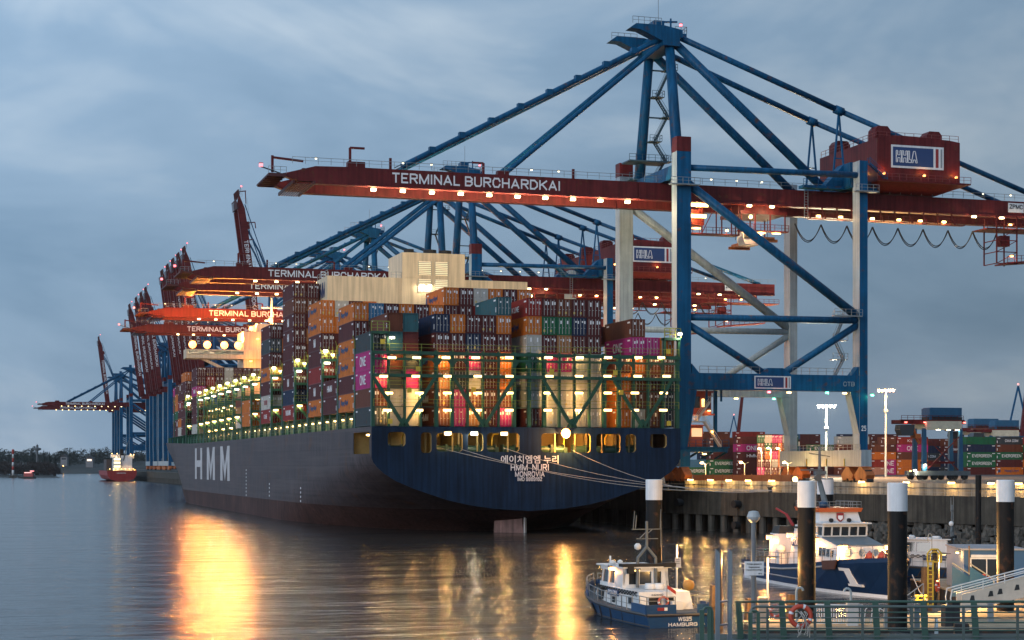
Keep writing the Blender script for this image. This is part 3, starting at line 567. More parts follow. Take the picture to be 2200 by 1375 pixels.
# --- lashing bridges
def lashing_stern():
    y0, y1 = .12, .85; b = MB(); hr = MB(); zp1, zp2 = 24.4, 27.9; x0 = -25.2; dx = 2.515
    thick = {0, 4, 5, 9, 10, 11, 15, 16, 20}
    for i in range(21):
        x = x0 + i * dx; w = .55 if i in thick else .3; b.box(x - w / 2, y0, 16.8, x + w / 2, y1, 28.6)
    for z in (zp1, zp2): b.box(x0 - .3, y0 - .25, z, -x0 + .3, y1 + .05, z + .5)
    b.box(x0 - .3, y0 - .1, zp2 - .9, -x0 + .3, y0 + .1, zp2 - .55)
    for z in (19.8, 22.6): b.box(x0, y0 + .2, z, -x0, y0 + .34, z + .12)
    for v in (-20.35, -7.55, 7.0, 19.0):                                                  # V braces
        for sg in (-1, 1): b.bar((v, y0 - .05, 16.9), (v + sg * 4.9, y0 - .05, zp1), .5, .5)
        b.hexa([(v - .9, y0 - .1, 16.8), (v + .9, y0 - .1, 16.8), (v + .9, y0 + .2, 16.8), (v - .9, y0 + .2, 16.8), (v - .2, y0 - .1, 18.2), (v + .2, y0 - .1, 18.2), (v + .2, y0 + .2, 18.2), (v - .2, y0 + .2, 18.2)])
    for sg in (-1, 1):                                                                    # end towers
        xa, xb = (x0 - .3, x0 + 2.5) if sg < 0 else (-x0 - 2.5, -x0 + .3)
        b.box(xa, y0, 28.4, xa + .35, y1, 31.4); b.box(xb - .35, y0, 28.4, xb, y1, 31.4); b.box(xa, y0 - .2, 31.0, xb, y1 + .6, 31.4)
        hr.rail([(xa, y0 - .2, 31.4), (xb, y0 - .2, 31.4)], 1.5, .9, .12, mid=2)
    # arched corners between the platforms
    for i in range(20):
        for sg in (0, 1):
            x = x0 + (i + sg) * dx; s = 1 if sg == 0 else -1
            if i in (3, 4, 5, 9, 15, 16, 18): b.add([(x + s * .27, y0, zp2 - .5), (x + s * 1.1, y0, zp2 - .5), (x + s * .27, y0, zp2 - 1.6)], [(0, 1, 2)])
    o = b.build('lashing_bridge', LB_G, ship)
    for z in (zp1 + .5, zp2 + .5, 19.9, 22.7): hr.rail([(x0, y0 - .2, z), (-x0, y0 - .2, z)], 1.1, 2.515, .07)
    hr.build('handrail', mat('yellow_green_rail', (.22, .24, .04), .5), o)
    pk = MB()
    for x, z in ((-23.8, 29.4), (-18.2, 25.3), (-22.6, 17.2), (-19.6, 22.0), (-9.3, 22.2), (14.2, 25.2), (15.2, 22.1), (23.4, 17.2), (23.3, 28.8), (3.5, 25.2)): pk.box(x - .35, y0 - .4, z, x + .35, y0 - .25, z + .75)
    pk.build('equipment_box', YEL, o)
    for row in ([842, 895, 958, 1022, 1094, 1178, 1245, 1306, 1371, 1420], [824, 893, 961, 1026, 1094, 1180, 1244, 1305, 1370, 1432], [835, 901, 961, 1026, 1094, 1177, 1244, 1306, 1364, 1426], [832, 900, 961, 1026, 1094, 1177, 1244, 1306, 1364, 1425]):
        k = [767, 807, 843, 880][LAMPROWS.index(0)] if 0 in LAMPROWS else 880; LAMPROWS[LAMPROWS.index(0)] = 1
        for px in row: x = Xat(px, SY); lamp(o, (x - SX, y0 - .12, Hat(k, x, SY) - .1), WARM, 50, 1.25, .3, .34, off=(0, .55, -.25))
    lamp(o, (25.3, -.2, 32.0), COOL, 200, .5, .5, .4, 'floodlight'); lamp(o, (-22.3, -.1, 30.4), COOL, 60, .8, .3, .3, 'floodlight')
LAMPROWS = [0, 0, 0, 0]
lashing_stern()
def lashing_side():
    """lashing bridges between the forward bays: port end frames in detail"""
    b = MB(); hr = MB(); H = 29.3
    for i in range(0, 8):
        x = -24.95 + i * 2.515; b.box(x - .2, 0, 16.8, x + .2, .8, H if i < 2 else 26.6)
    b.box(23.6, 0, 16.8, 24.1, .8, 26.4)
    for z in (22.6, 26.2): b.box(-25.2, -.1, z, 24.2, .9, z + .45)
    b.box(-25.2, -.1, H - .1, -22.4, 1.1, H + .25)
    for z in (19.3, 21): b.box(-25.2, .2, z, 0, .4, z + .15)
    for v in (-20, -9.9):
        for sg in (-1, 1): b.bar((v, 0, 16.9), (v + sg * 4.9, 0, 22.6), .42, .42)
    for z in (23.05, 26.65): hr.rail([(-25.2, -.1, z), (-5, -.1, z)], 1.1, 2.5, .08)
    hr.rail([(-25.2, -.1, H + .25), (-22.4, -.1, H + .25), (-22.4, 1.1, H + .25)], 1.4, .9, .12, mid=2)
    for k in range(5): hr.bar((-25 + k * .6, 0, H + .3), (-25.6 + k * .75, -.3, H + 2.4), .1)
    return b.mesh('lashing_bridge', LB_G), hr.mesh('handrail', mat('yellow_green_rail', (.22, .24, .04), .5))
LBM = lashing_side()
for i in range(1, 22):
    if i in (17,): continue
    y = 1.06 + 13.8 * i - 1.15
    o = link('lashing_bridge', LBM[0], ship, (0 if i < 19 else 1.2, y, 0)); link('handrail', LBM[1], o)
    if 2 <= i:
        hot = 7 <= i <= 16
        for x, z in ((-24.3, 28.8), (-21.5, 25.8), (-24.2, 22.2), (-21.7, 20.2)) + (((-18.5, 25.8), (-17, 22.2), (-16.5, 19.8), (-13.5, 22.2)) if hot else ()): lamp(o, (x, -.25, z), COOL if z > 28 else WARM, 45, 1.0, .35, .28)
        lamp(o, (-24.6, -.3, 30.9), COOL, 75, .7, .4, .35, 'floodlight'); lamp(o, (-23.2, .2, 30.3), COOL, 75, .5, .4, .3, 'floodlight')
for i in range(30): lamp(ship, (-23.6, 17 + i * 6.9, 18.5), WARM, 34, .35, .5, .2, 'walkway_lamp')

# ------------------------------------------------------------------ containers
CC = dict(m=(.085, .020, .020), b=(.13, .042, .024), o=(.52, .145, .022), r=(.24, .026, .022), n=(.016, .028, .065), d=(.045, .055, .062), t=(.035, .105, .125), B=(.04, .15, .28),
          p=(.40, .028, .17), g=(.016, .115, .055), w=(.46, .44, .40), G=(.30, .34, .34), k=(.33, .15, .06), s=(.44, .22, .15))
CN = dict(m='maroon', b='brown', o='orange', r='red', n='navy blue', d='dark grey', t='teal', B='blue', p='magenta', g='green', w='white', G='pale grey', k='tan', s='salmon')
CMAT = {k: mat('container_' + CN[k].replace(' ', '_'), v, .55, var=.12, scale=.5, streak=.22, rust=.16, spec=.22) for k, v in CC.items()}
ROD = mat('door_rod', (.42, .42, .42), .45, .3, scale=2)
CM = {}
def container_mesh(col, L, H, wid=2.44):
    k = (col, L, H)
    if k in CM: return CM[k]
    b = MB(); w = wid / 2
    for sg in (-1, 1):
        for y in (.5, L - 2.0): b.box(sg * (w - .03), y, H - .62, sg * (w + .004), y + 1.1, H - .38, 1)
        b.box(sg * (w - .03), .3, .5, sg * (w + .004), .55, 1.3, 1)
    for x in (-w, w - .12):
        for y in (0, L - .12): b.box(x, y, 0, x + .12, y + .12, H)
        b.box(x, .12, 0, x + .12, L - .12, .16); b.box(x, .12, H - .1, x + .12, L - .12, H)
    for y in (0, L - .12):
        b.box(-w + .12, y, 0, w - .12, y + .12, .16); b.box(-w + .12, y, H - .14, w - .12, y + .12, H)
    n = 26; st = (L - .24) / n
    for sg in (-1, 1):
        v = []; f = []
        for i in range(n):
            for t, xx in ((0, .015), (.25, .055), (.5, .055), (.75, .015)):
                y = .12 + (i + t) * st; v += [(sg * (w - xx), y, .16), (sg * (w - xx), y, H - .1)]
        v += [(sg * (w - .015), L - .12, .16), (sg * (w - .015), L - .12, H - .1)]
        f = [(2 * i, 2 * i + 2, 2 * i + 3, 2 * i + 1) for i in range(len(v) // 2 - 1)]; b.add(v, f)
    v = []; n = 9; st = (wid - .24) / n                                                   # corrugated blind end
    for i in range(n):
        for t, yy in ((0, .02), (.3, .07), (.5, .07), (.8, .02)): x = -w + .12 + (i + t) * st; v += [(x, L - yy, .16), (x, L - yy, H - .14)]
    v += [(w - .12, L - .02, .16), (w - .12, L - .02, H - .14)]; b.add(v, [(2 * i, 2 * i + 2, 2 * i + 3, 2 * i + 1) for i in range(len(v) // 2 - 1)])
    b.box(-w + .12, .10, .16, w - .12, .12, H - .14); b.add([(-w + .1, .1, H - .03), (w - .1, .1, H - .03), (w - .1, L - .1, H - .03), (-w + .1, L - .1, H - .03)], [(0, 1, 2, 3)])
    b.add([(-w + .1, .1, .05), (w - .1, .1, .05), (w - .1, L - .1, .05), (-w + .1, L - .1, .05)], [(0, 1, 2, 3)])
    CM[k] = b.mesh('shipping_container', [CMAT[col], LETW]); return CM[k]
def door_mesh(col, H, v):
    k = ('door', col, H, v)
    if k in CM: return CM[k]
    b = MB(); b.box(-.54, .03, .2, .54, .10, H - .18)
    for z in (.9, 1.6, 2.2): b.box(-.5, .015, z, .5, .03, z + .05)
    for x in (-.3, .24): b.tube((x, -.01, .2), (x, -.01, H - .2), .035, 5, m=1)
    for x in (-.3, .24): b.box(x - .02, -.03, 1.15, x + .22, .0, 1.22, 1)
    rnd = random.Random(hash((col, v)) % 1000 + v)
    b.box(-.1, .0, 1.75 + rnd.random() * .4, .12, .025, 2.2 + rnd.random() * .25, 2)
    if v % 3 == 0: b.box(-.42, .0, .5, -.14, .025, .85, 3)
    if v % 3 == 1: b.box(.3, .0, 1.9, .5, .025, 2.35, 2)
    CM[k] = b.mesh('door', [CMAT[col], ROD, LETW, YEL]); return CM[k]
ORD = ['zeroth', 'first', 'second', 'third', 'fourth', 'fifth', 'sixth', 'seventh', 'eighth', 'ninth', 'tenth', 'eleventh', 'twelfth', 'thirteenth', 'fourteenth', 'fifteenth', 'sixteenth', 'seventeenth', 'eighteenth', 'nineteenth', 'twentieth', 'twenty-first', 'twenty-second']
NV = [-1]
# places in the stacks that show least: joined into one mass after the 297 largest
MASS = set([110,112,113,114,115,116,118,120,122,129,130,131,132,133,134,136,138,140,141,142,143,144,154,155,156,157,158,161,163,165,166,167,168,169,170,171,172,175,176,186,202,203,204,205,206,207,214,215,217,218,219,220,221,222,234,235,253,254,255,257,258,259,266,267,268,269,270,271,272,273,274,275,276,277,278,285,286,287,288,289,290,291,292,294,295,297,298,299,300,301,302,307,313,314,315,316,317,343,344,349,363,364,365,366,367,369,370,372,395,396,397,400,401,402,403,405,406,407,408,409,411,412,413,417,418,419,420,421,423,424,425,426])
MASSV = MB(); MASSM = {}
LOGO = {'HL': ('Hapag-Lloyd', 5.6, 1.1, NAVYS), 'ONE': ('ONE', 4.3, 1.5, LETW), 'H': ('HMM', 1.9, 1.5, LETW), 'HM': ('HMM', 4.2, 1.1, LETW), 'KL': ('K LINE', 3.8, .9, LETW), 'TR': ('TRITON', 4.6, 1.0, REDS), 'YM': ('YANG MING', 5.6, 1.0, LETW), 'EG': ('EVERGREEN', 7.6, 1.05, LETW), 'CM': ('CMA CGM', 5.2, .9, LETW)}
def container(x, y, z, col, label, group, H=2.9, L=12.19, doors=True, logo=None, rz=0, flip=False, sidecol=None):
    NV[0] += 1
    if NV[0] in MASS:
        c, s = cos(rz), sin(rz); k = MASSM.setdefault(col, len(MASSM)); w = 1.22; v = []
        for xx, yy, zz in ((-w, 0, 0), (w, 0, 0), (w, L, 0), (-w, L, 0), (-w, 0, H), (w, 0, H), (w, L, H), (-w, L, H)): v.append((x + xx * c - yy * s, y + xx * s + yy * c, z + zz))
        MASSV.hexa(v, k)
        for dx in (-.85, -.3, .3, .85):
            v = []
            for xx, yy, zz in ((dx - .04, -.04, .2), (dx + .04, -.04, .2), (dx + .04, 0, .2), (dx - .04, 0, .2), (dx - .04, -.04, H - .2), (dx + .04, -.04, H - .2), (dx + .04, 0, H - .2), (dx - .04, 0, H - .2)): v.append((x + xx * c - yy * s, y + xx * s + yy * c, z + zz))
            MASSV.hexa(v, k)
        return None
    o = link('shipping_container', container_mesh(col, L, H), None, (x, y, z), rz); tag(o, label, 'shipping container', group)
    if doors:
        for sx in (-.55, .55): link('door', door_mesh(col, H, NV[0] % 5), o, (sx, 0, 0))
    if logo:
        s, w, hh, m = LOGO[logo]
        text(s, w, hh, m, o, (-1.235, L * .5 + (1.2 if logo == 'HL' else 0), H * .5), -pi / 2, bold=.03)
        if logo == 'HL': MB().box(-1.24, L * .5 + 5.0, H * .5 - .7, -1.215, L * .5 + 5.9, H * .5 + .7).build('logo_panel', NAVYS, o)
    return o
NB = [0]
def rowx(r): return 58.1 + (r - .5) * 2.515
def bay_y(i): return 260.3 + 13.8 * i + (.75 if i == 0 else 0)
BAYN = {0: 'the aftmost bay', 1: 'the second bay from the stern', 2: 'the low third bay from the stern', 3: 'the fourth bay from the stern', 5: 'the tall bay beside the casing', 7: 'the stack ahead of the tall bay',
        9: 'the half empty bay amidships', 11: 'the empty bay amidships', 16: 'the bay behind the bridge', 18: 'the bay ahead of the bridge', 19: 'the floodlit forward bay', 20: 'the forward bay', 21: 'the foremost bay'}
def stack(bay, r, cols, z0, H=2.9, t0=1, logos=None, doors=True, dx=0):
    for t, c in enumerate(cols, t0):
        if c == '.': continue
        lg = (logos or {}).get(t)
        lab = '%s container, %s tier, %s row from port, %s' % (CN[c], ORD[t], ORD[r], BAYN[bay])
        container(rowx(r) + dx, bay_y(bay), z0 + (t - 1) * (H + .015), c, lab, 'containers stacked on the big ship', H, doors=doors, logo=lg)
A = {1: 'dbppd', 2: 'wwdbtb', 3: 'wwpdmt', 5: 'bbkomn', 6: 'ppdmmo', 7: 'kbwpnm', 8: 'mbmmmm', 9: 'pboomot', 11: 'mGGgwor', 12: 'wwwpmgm', 13: 'wwwpkgb', 14: 'wwwGmnm', 15: 'wwwGmmm', 17: 'ooob', 18: 'wbbopb', 19: 'bbmbp', 20: 'dddbo'}
AL = {1: {3: 'ONE', 4: 'ONE'}, 5: {4: 'HL', 1: 'HM', 2: 'HM'}, 11: {7: 'KL', 6: 'HL', 3: 'YM'}, 17: {1: 'HL', 2: 'HL'}, 18: {5: 'ONE'}}
for r, c in A.items(): stack(0, r, c, 16.95, logos=AL.get(r), doors=r not in (2, 3))
B = {1: ('omoomo', 1), 2: ('.....B', 1), 3: ('....mm', 1), 4: ('mbkmmo', 1), 5: ('....bm', 1), 6: ('....oo', 1), 7: ('....mmo', 1), 8: ('.....mm', 1), 9: ('.....rw', 1), 10: ('bkmbnmo', 1), 11: ('.....nm', 1), 12: ('.....mo', 1), 13: ('.....m', 1), 16: ('kbmm', 1), 17: ('....m', 1), 18: ('....b', 1)}
for r, (c, t) in B.items(): stack(1, r, c, 19.6, logos={1: {1: 'HL', 3: 'HL', 4: 'HL', 6: 'HL'}, 6: {6: 'HL'}, 7: {7: 'HL'}}.get(r))
C = {1: 'omrmmoo', 2: 'mbmomow', 3: '.....pm', 4: '.....mo', 14: '.....bm', 15: '.....mm', 18: '.....mm', 19: '.....mr'}
for r, c in C.items(): stack(3, r, c, 19.6, logos={1: {1: 'HL', 2: 'H', 5: 'H', 6: 'HL', 7: 'HL'}}.get(r))
for r, c in {1: 'mm', 2: 'bm'}.items(): stack(2, r, c, 19.6, logos={1: {2: 'HM'}}.get(r))
for r, c in {1: 'rnmmmmmbm', 2: 'bmombkmbm'}.items(): stack(5, r, c, 19.6, logos={1: {1: 'YM', 3: 'H', 6: 'H', 7: 'H'}}.get(r))
for r, c in {1: 'rwmomdm', 2: 'rwmobom'}.items(): stack(7, r, c, 19.6, logos={1: {1: 'KL', 2: 'TR', 4: 'HL'}}.get(r))
stack(9, 1, 'oo', 19.6)
for r, c in {2: 'wkb', 3: 'mwg', 4: 'bog', 5: 'wrm'}.items(): stack(11, r, c, 19.6, 2.6)
for r, c in {1: 'wmmmpmm', 2: 'wb...rm', 3: 'bk..omm', 4: '....bww', 5: '.....mm', 6: '.....rm', 7: '......b'}.items(): stack(16, r, c, 19.6, 2.6, logos={1: {5: 'HM'}}.get(r))
for bay, dx, d in ((18, .2, {1: 'mmm.mmo', 2: 'ooommoo'}), (19, .7, {1: 'womrmb', 2: 'wkooooo', 3: 'kooooo'}), (20, 1.3, {1: 'mmgoom', 2: 'bmomko'}), (21, 2.2, {1: 'mmtrmp', 2: 'bmmkmo'})):
    for r, c in d.items(): stack(bay, r, c, 19.7, 2.6, dx=dx, logos={(19, 1): {4: 'H', 6: 'H'}, (20, 1): {2: 'H'}}.get((bay, r)))
# mooring lines from the stern to the quay
qx, qy = 119.3, 250.2
for i, (px, py, lab) in enumerate(((958, 966, 'mooring rope from the first winch of the stern, lowest of four'), (1080, 962, 'mooring rope leaving the opening left of the ship name'),
                                   (992, 966, 'mooring rope just above the lowest one of the stern'), (1225, 966, 'mooring rope leaving under the orange stern floodlight, highest of four'))):
    x = Xat(px, SY); a = Vector((x, SY - .3, Hat(py, x, SY))); b = Vector((qx + i * .25, qy - i * .8, 6.9)); pts = []
    for k in range(15): t = k / 14; p = a.lerp(b, t); p.z -= 1.6 * 4 * t * (1 - t) * (1 + .2 * i); pts.append(p)
    tag(MB().path(pts, .04, 5).build('mooring_rope', ROPE), lab, 'rope', 'mooring ropes of the big ship')
bo = MB().lathe([(.45, 6.5), (.3, 6.6), (.28, 7.1), (.5, 7.25), (.45, 7.4)], (qx + .4, qy - 1.2, 0)); tag(bo.build('mooring_bollard', DARK, smooth=True), 'dark iron bollard holding the ropes of the big ship', 'bollard')
# ------------------------------------------------------------------ gantry cranes
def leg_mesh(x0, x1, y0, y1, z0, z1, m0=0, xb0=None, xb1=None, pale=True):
    """box leg whose side towards the water takes the paler material"""
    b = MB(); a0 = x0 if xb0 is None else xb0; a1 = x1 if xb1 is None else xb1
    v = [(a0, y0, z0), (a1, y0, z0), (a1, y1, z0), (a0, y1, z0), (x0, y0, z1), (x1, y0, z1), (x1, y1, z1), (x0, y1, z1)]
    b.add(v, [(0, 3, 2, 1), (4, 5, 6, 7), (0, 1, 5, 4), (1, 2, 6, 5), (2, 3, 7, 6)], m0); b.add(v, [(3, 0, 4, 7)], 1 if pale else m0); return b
def merge(a, b):
    o = len(a.v); a.v += b.v; a.f += [tuple(i + o for i in f) for f in b.f]; a.m += b.m; return a
def hhla_sign(parent, x0, x1, z0, z1, y):
    w = x1 - x0; h = z1 - z0; b = MB()
    b.box(x0, y, z0, x1, y + .1, z1, 0); b.box(x0 + .03 * w, y - .02, z0 + .09 * h, x0 + .80 * w, y, z1 - .09 * h, 1)
    b.box(x0 + .845 * w, y - .02, z0 + .09 * h, x0 + .90 * w, y, z1 - .09 * h, 2); b.box(x0 + .94 * w, y - .02, z0 + .09 * h, x0 + .97 * w, y, z1 - .09 * h, 3)
    s = b.build('company_sign', [WHITE, NAVYS, REDS, GRYS], parent)
    # outlined letters
    l = MB(); lx = x0 + .09 * w; lh = .5 * h; lw = .095 * w; zb = z0 + .25 * h; t = .03 * h
    def ol(pts):
        for a, c in zip(pts, pts[1:] + pts[:1]): l.bar((lx + a[0] * lw, y - .04, zb + a[1] * lh), (lx + c[0] * lw, y - .04, zb + c[1] * lh), t, t)
    for k in range(2):
        o = k * 1.18; ol([(o, 0), (o + .3, 0), (o + .3, .38), (o + .75, .38), (o + .75, 0), (o + 1.05, 0), (o + 1.05, 1), (o + .75, 1), (o + .75, .62), (o + .3, .62), (o + .3, 1), (o, 1)])
    ol([(2.36, 0), (3.0, 0), (3.0, .25), (2.66, .25), (2.66, 1), (2.36, 1)]); ol([(3.05, 0), (3.35, 0), (3.45, .25), (3.8, .25), (3.9, 0), (4.2, 0), (3.8, 1), (3.45, 1)])
    l.build('outline_lettering', LETW, s if False else parent)
def make_crane(label, Y, level, up=False, lamps=True, group='gantry cranes along the quay', kz=1.0, num='25'):
    R = thing('gantry_crane', label, 'gantry crane', (118.5, Y, GZ), 0, group); R.scale = (1, 1, kz)
    full = level == 2
    # legs
    for y in (-14, 14):
        pal = y > 0 and level >= 1; m = [LGREY if pal else CB, LGREY]  # far frame wholly in the pale grey material
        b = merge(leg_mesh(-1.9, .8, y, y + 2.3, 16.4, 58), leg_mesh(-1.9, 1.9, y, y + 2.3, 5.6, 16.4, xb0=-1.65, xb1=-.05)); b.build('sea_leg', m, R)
        MB().box(-1.9, y, 58.05, .8, y + 2.3, 60.6).build('leg_cap', CR, R)
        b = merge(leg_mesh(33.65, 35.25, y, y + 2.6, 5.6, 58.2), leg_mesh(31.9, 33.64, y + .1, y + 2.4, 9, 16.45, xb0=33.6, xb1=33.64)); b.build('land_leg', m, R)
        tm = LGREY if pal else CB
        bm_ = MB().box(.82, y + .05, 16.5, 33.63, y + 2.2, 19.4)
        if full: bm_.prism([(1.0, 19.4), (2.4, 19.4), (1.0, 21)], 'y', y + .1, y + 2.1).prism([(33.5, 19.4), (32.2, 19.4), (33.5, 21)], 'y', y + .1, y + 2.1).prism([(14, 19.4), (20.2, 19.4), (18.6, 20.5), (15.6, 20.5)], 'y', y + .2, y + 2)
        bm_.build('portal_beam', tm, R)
        n = 14 if full else 8; yy = y + 1.1
        MB().tube((.7, yy, 55.4), (33.8, yy, 55.7), .55, n).build('tie_tube', CB, R, smooth=True)
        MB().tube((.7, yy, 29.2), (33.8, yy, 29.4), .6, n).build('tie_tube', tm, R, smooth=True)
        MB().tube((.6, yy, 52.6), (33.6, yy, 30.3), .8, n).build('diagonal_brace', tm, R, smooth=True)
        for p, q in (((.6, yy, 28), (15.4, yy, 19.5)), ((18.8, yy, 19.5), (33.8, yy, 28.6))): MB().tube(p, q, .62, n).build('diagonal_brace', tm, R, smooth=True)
    for x0, x1 in ((-1.75, .1), (33.3, 35.4)):
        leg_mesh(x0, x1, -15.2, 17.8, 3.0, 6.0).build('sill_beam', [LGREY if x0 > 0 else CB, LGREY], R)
        MB().box(x0 + .1, -11.65, 53.7, x1 - .1, 13.98, 56.0).build('cross_beam', CB, R)
        for y in (-14.5, -9.5, 10.5, 15.5):
            bg = MB()
            bg.prism([(y - 2.3, 1.5), (y - .5, 2.95), (y + .5, 2.95), (y + 2.3, 1.5), (y + 1.9, .8), (y - 1.9, .8)], 'x', x0 + .2, x1 - .2)
            for k in (-1.8, -.6, .6, 1.8): bg.tube((x0 + .4, y + k, .45), (x1 - .4, y + k, .45), .42, 10, m=1)
            for k in (-1.2, 1.2): bg.prism([(y + k - .9, .5), (y + k - .5, 1.5), (y + k + .5, 1.5), (y + k + .9, .5)], 'x', x0 + .3, x1 - .3)
            bg.build('bogie', [ORB, DARK], R)
    # fixed girder
    g = MB()
    for y in (-6, 4.9): g.box(-5.9, y, 50.9, 84, y + 1.4, 53.65); g.box(-5.9, y - .15, 50.55, 84, y + 1.55, 50.88)
    for x in range(-4, 84, 8): g.box(x, -4.6, 52.2, x + .7, 4.9, 53.3)
    gd = g.build('girder', CR, R)
    if level >= 1:
        r = MB().rail([(-5, -6.6, 53.7), (84, -6.6, 53.7)], 1.1, 2.2, .07); r.build('handrail', RAIL, gd)
        for x in (3, 8, 13, 18, 64, 70): lamp(gd, (x, -6.3, 54.7), COOL, 10, .3, .2, .22, 'walkway_lamp')
    # walkway hung under the girder
    w = MB()
    if level >= 1:
        w.box(26.8, -8, 48.2, 59, -6.8, 48.35)
        for x in range(27, 60, 3): w.bar((x, -7.9, 48.3), (x, -6.2, 50.8), .18); w.bar((x, -6.7, 48.3), (x, -6.7, 50.8), .14)
        w.rail([(26.8, -8, 48.35), (59, -8, 48.35)], 1.1, 1.6, .08); w.bar((26.8, -8, 50.4), (59, -8, 50.4), .1)
        wk = w.build('walkway', CR, R)
        if lamps:
            for x in (28.5, 33, 39.5, 45, 49.5, 54.5): lamp(wk, (x, -8.0, 48.75), SOD if x > 60 else WARM, 70, .7, .4, .3)
    # boom
    hx, hz = -6.0, 52.0; bo = MB()
    for y in (-6, 4.9):
        bo.prism([(-63.9 - hx + .0, -1.4), (-.05, -1.1), (-.05, 1.65), (-58 - hx, 1.6), (-64 - hx + .0, .9), (-64 - hx, -1.3)][0:0] or [(-64.2, -.1), (-61, -1.1), (-.05, -1.1), (-.05, 1.65), (-52, 1.65), (-58, 1.5), (-62.8, .2)], 'y', y, y + 1.4)
        bo.box(-58, y - .15, -1.45, -.1, y + 1.55, -1.12)
        bo.box(-52.5, y, 1.65, -49.5, y + 1.4, 2.6); bo.box(-26, y, 1.65, -24, y + 1.4, 2.4)
    for x in range(-60, 0, 7): bo.box(x, -4.6, .2, x + .7, 4.9, 1.3)
    tp = MB().box(-66, -6.4, -.3, -63, 6.6, -.05)
    for x in (-62, -58.5): tp.bar((x, -7.6, -1.5), (x, 7, -1.5), .35, .5)
    for i in range(9): tp.bar((-62 + i * .42, -7.4, -1.75), (-62 + i * .42, 6.8, -1.75), .2, .12)
    for i in range(7): tp.bar((-66, -6.4 + i * 2, -.45), (-63, -6.4 + i * 2, -.45), .15, .3)
    if level >= 1:
        for x, h in ((-65.2, 3.0), (-52, 5.0), (-45, 3.6), (-28.5, 3.6), (-12, 3.4)): bo.bar((x, -5.4, .2), (x, -5.4, h), .4)
        bo.bar((-52, -5.4, 5.0), (-49.5, -5.4, 5.0), .35); bo.bar((-28.5, -5.4, 3.6), (-30.5, -5.4, 3.6), .3); bo.bar((-65.2, -5.4, 2.7), (-60, -5.4, 2.3), .35)
    B = bo.build('boom', CR, R, (hx, 0, hz))
    tp.build('tip_platform', CRD, B)
    if up: B.rotation_euler = (0, radians(82.5), 0)
    text('TERMINAL BURCHARDKAI', 30.2, 1.75, LETW, B, (-29.75, -6.06, .2), bold=.015)
    if level >= 1:
        r = MB().rail([(-62, -6.5, 1.7), (-1, -6.5, 1.7)], 1.1, 2.2, .07).rail([(-66, -6.4, -.05), (-63, -6.4, -.05)], 1.1, 1, .07); r.build('handrail', RAIL, B)
        if not up:
            for x in (-58, -43, -38, -20, -15): lamp(B, (x, -6.3, 2.7), COOL, 10, .3, .2, .22, 'walkway_lamp')
    lamp(B, (-67.2, -6, 1.2), (1, .10, .12), 60, .55, .55, .55, 'warning_lamp', light=False); MB().bar((-64, -6, 0), (-67.2, -6, .95), .18).build('lamp_arm', DARK, B)
    if lamps and not up:
        for i in range(10): lamp(B, (-47.7 + i * 5.15, -4.3, -1.75), MIDW, 620 if level == 2 else 230, .8, .5, .4, 'boom_lamp', off=(0, -.6, -1.6), light=level >= 1)
        for x in (15.5, 20, 62, 68, 74): lamp(gd, (x, -6.3, 50.3), MIDW, 130 if level == 2 else 90, .8, .5, .35, 'girder_lamp', off=(0, -.3, -.6), light=level >= 1)
    # A-frame
    n = 12 if full else 7
    for sg, yb, yt in ((-1, -9.6, -4.8), (1, 10, 5)):
        b = MB().tube((.3, yb, 54), (.5, yt, 79), 1.05, n, .85); b.build('apex_post', CB, R, smooth=True)
        s = MB(); s.tube((-1, yt * .95, 79.8), (-49, sg * 5.3 if not up else yt, 54.3), .5, n); s.tube((-1, yt * .95, 78.8), (-30.3, sg * 5.3, 54.2), .4, n)
        if not up:
            MB().tube((-1.6, yt * .7, 79.9), (-50, sg * 4.2, 54.2), .08, 5).build('stay_cable', DARK, R)
            for k in range(1, 9):
                for a_, b_ in (((-1, yt * .95, 79.8), (-49, sg * 5.3, 54.3)),):
                    q_ = Vector(a_).lerp(Vector(b_), k / 9); s.bar(q_ - Vector((.5, 0, -.27)), q_ + Vector((.5, 0, .27)), 1.1, 1.05)
            s.build('forestay', CB, R)
        else:
            f = MB().tube((-1, yt * .95, 79.8), (-6, sg * 5.3, 92), .4, 6).tube((-6, sg * 5.3, 92), (hx - 49 * cos(radians(82.5)) + 1.7, sg * 5.3, hz + 49 * sin(radians(82.5))), .4, 6)
            for k in (0, .8): f.tube((-1, yt - k, 80.2), (hx - 60 * cos(radians(82.5)) + 1.8, sg * 5 - k, hz + 60 * sin(radians(82.5))), .12, 4)
            f.build('forestay', CB, R)
        b = MB().tube((1.5, yt, 79.2), (31, sg * 5.4, 54.2), .78, n); b.build('backstay', CB, R, smooth=True)
        b = MB().tube((2, yt, 80.4), (34, sg * 5.4, 68.9), .55, n).tube((34, sg * 5.4, 68.9), (80, sg * 5.4, 53.6), .5, n); b.tube((33.2, sg * 5.4, 69.1), (34.8, sg * 5.4, 68.6), .8, n)
        b.build('backstay', CB, R, smooth=True)
        b = MB().bar((34, sg * 5.4, 68.6), (32.6, sg * 5.4, 54), .3).bar((34, sg * 5.4, 68.6), (35.4, sg * 5.4, 54), .3).bar((33.2, sg * 5.4, 60), (34.9, sg * 5.4, 60), .2); b.build('stay_strut', CB, R)
    h = MB(); h.box(-1.2, -6.2, 78.3, 2, 6.4, 81.2)
    for y in (-6, 3.8): h.prism([(-7.5, 81), (-6.3, 81.9), (-1, 81.9), (2.6, 81.3), (2.6, 80), (-1, 79), (-5.6, 80.9)], 'y', y, y + 2.4)
    h.box(2, -4, 80.6, 4.2, 4, 81.2); h.box(-1, -1.2, 81.2, 1, 1.6, 84)
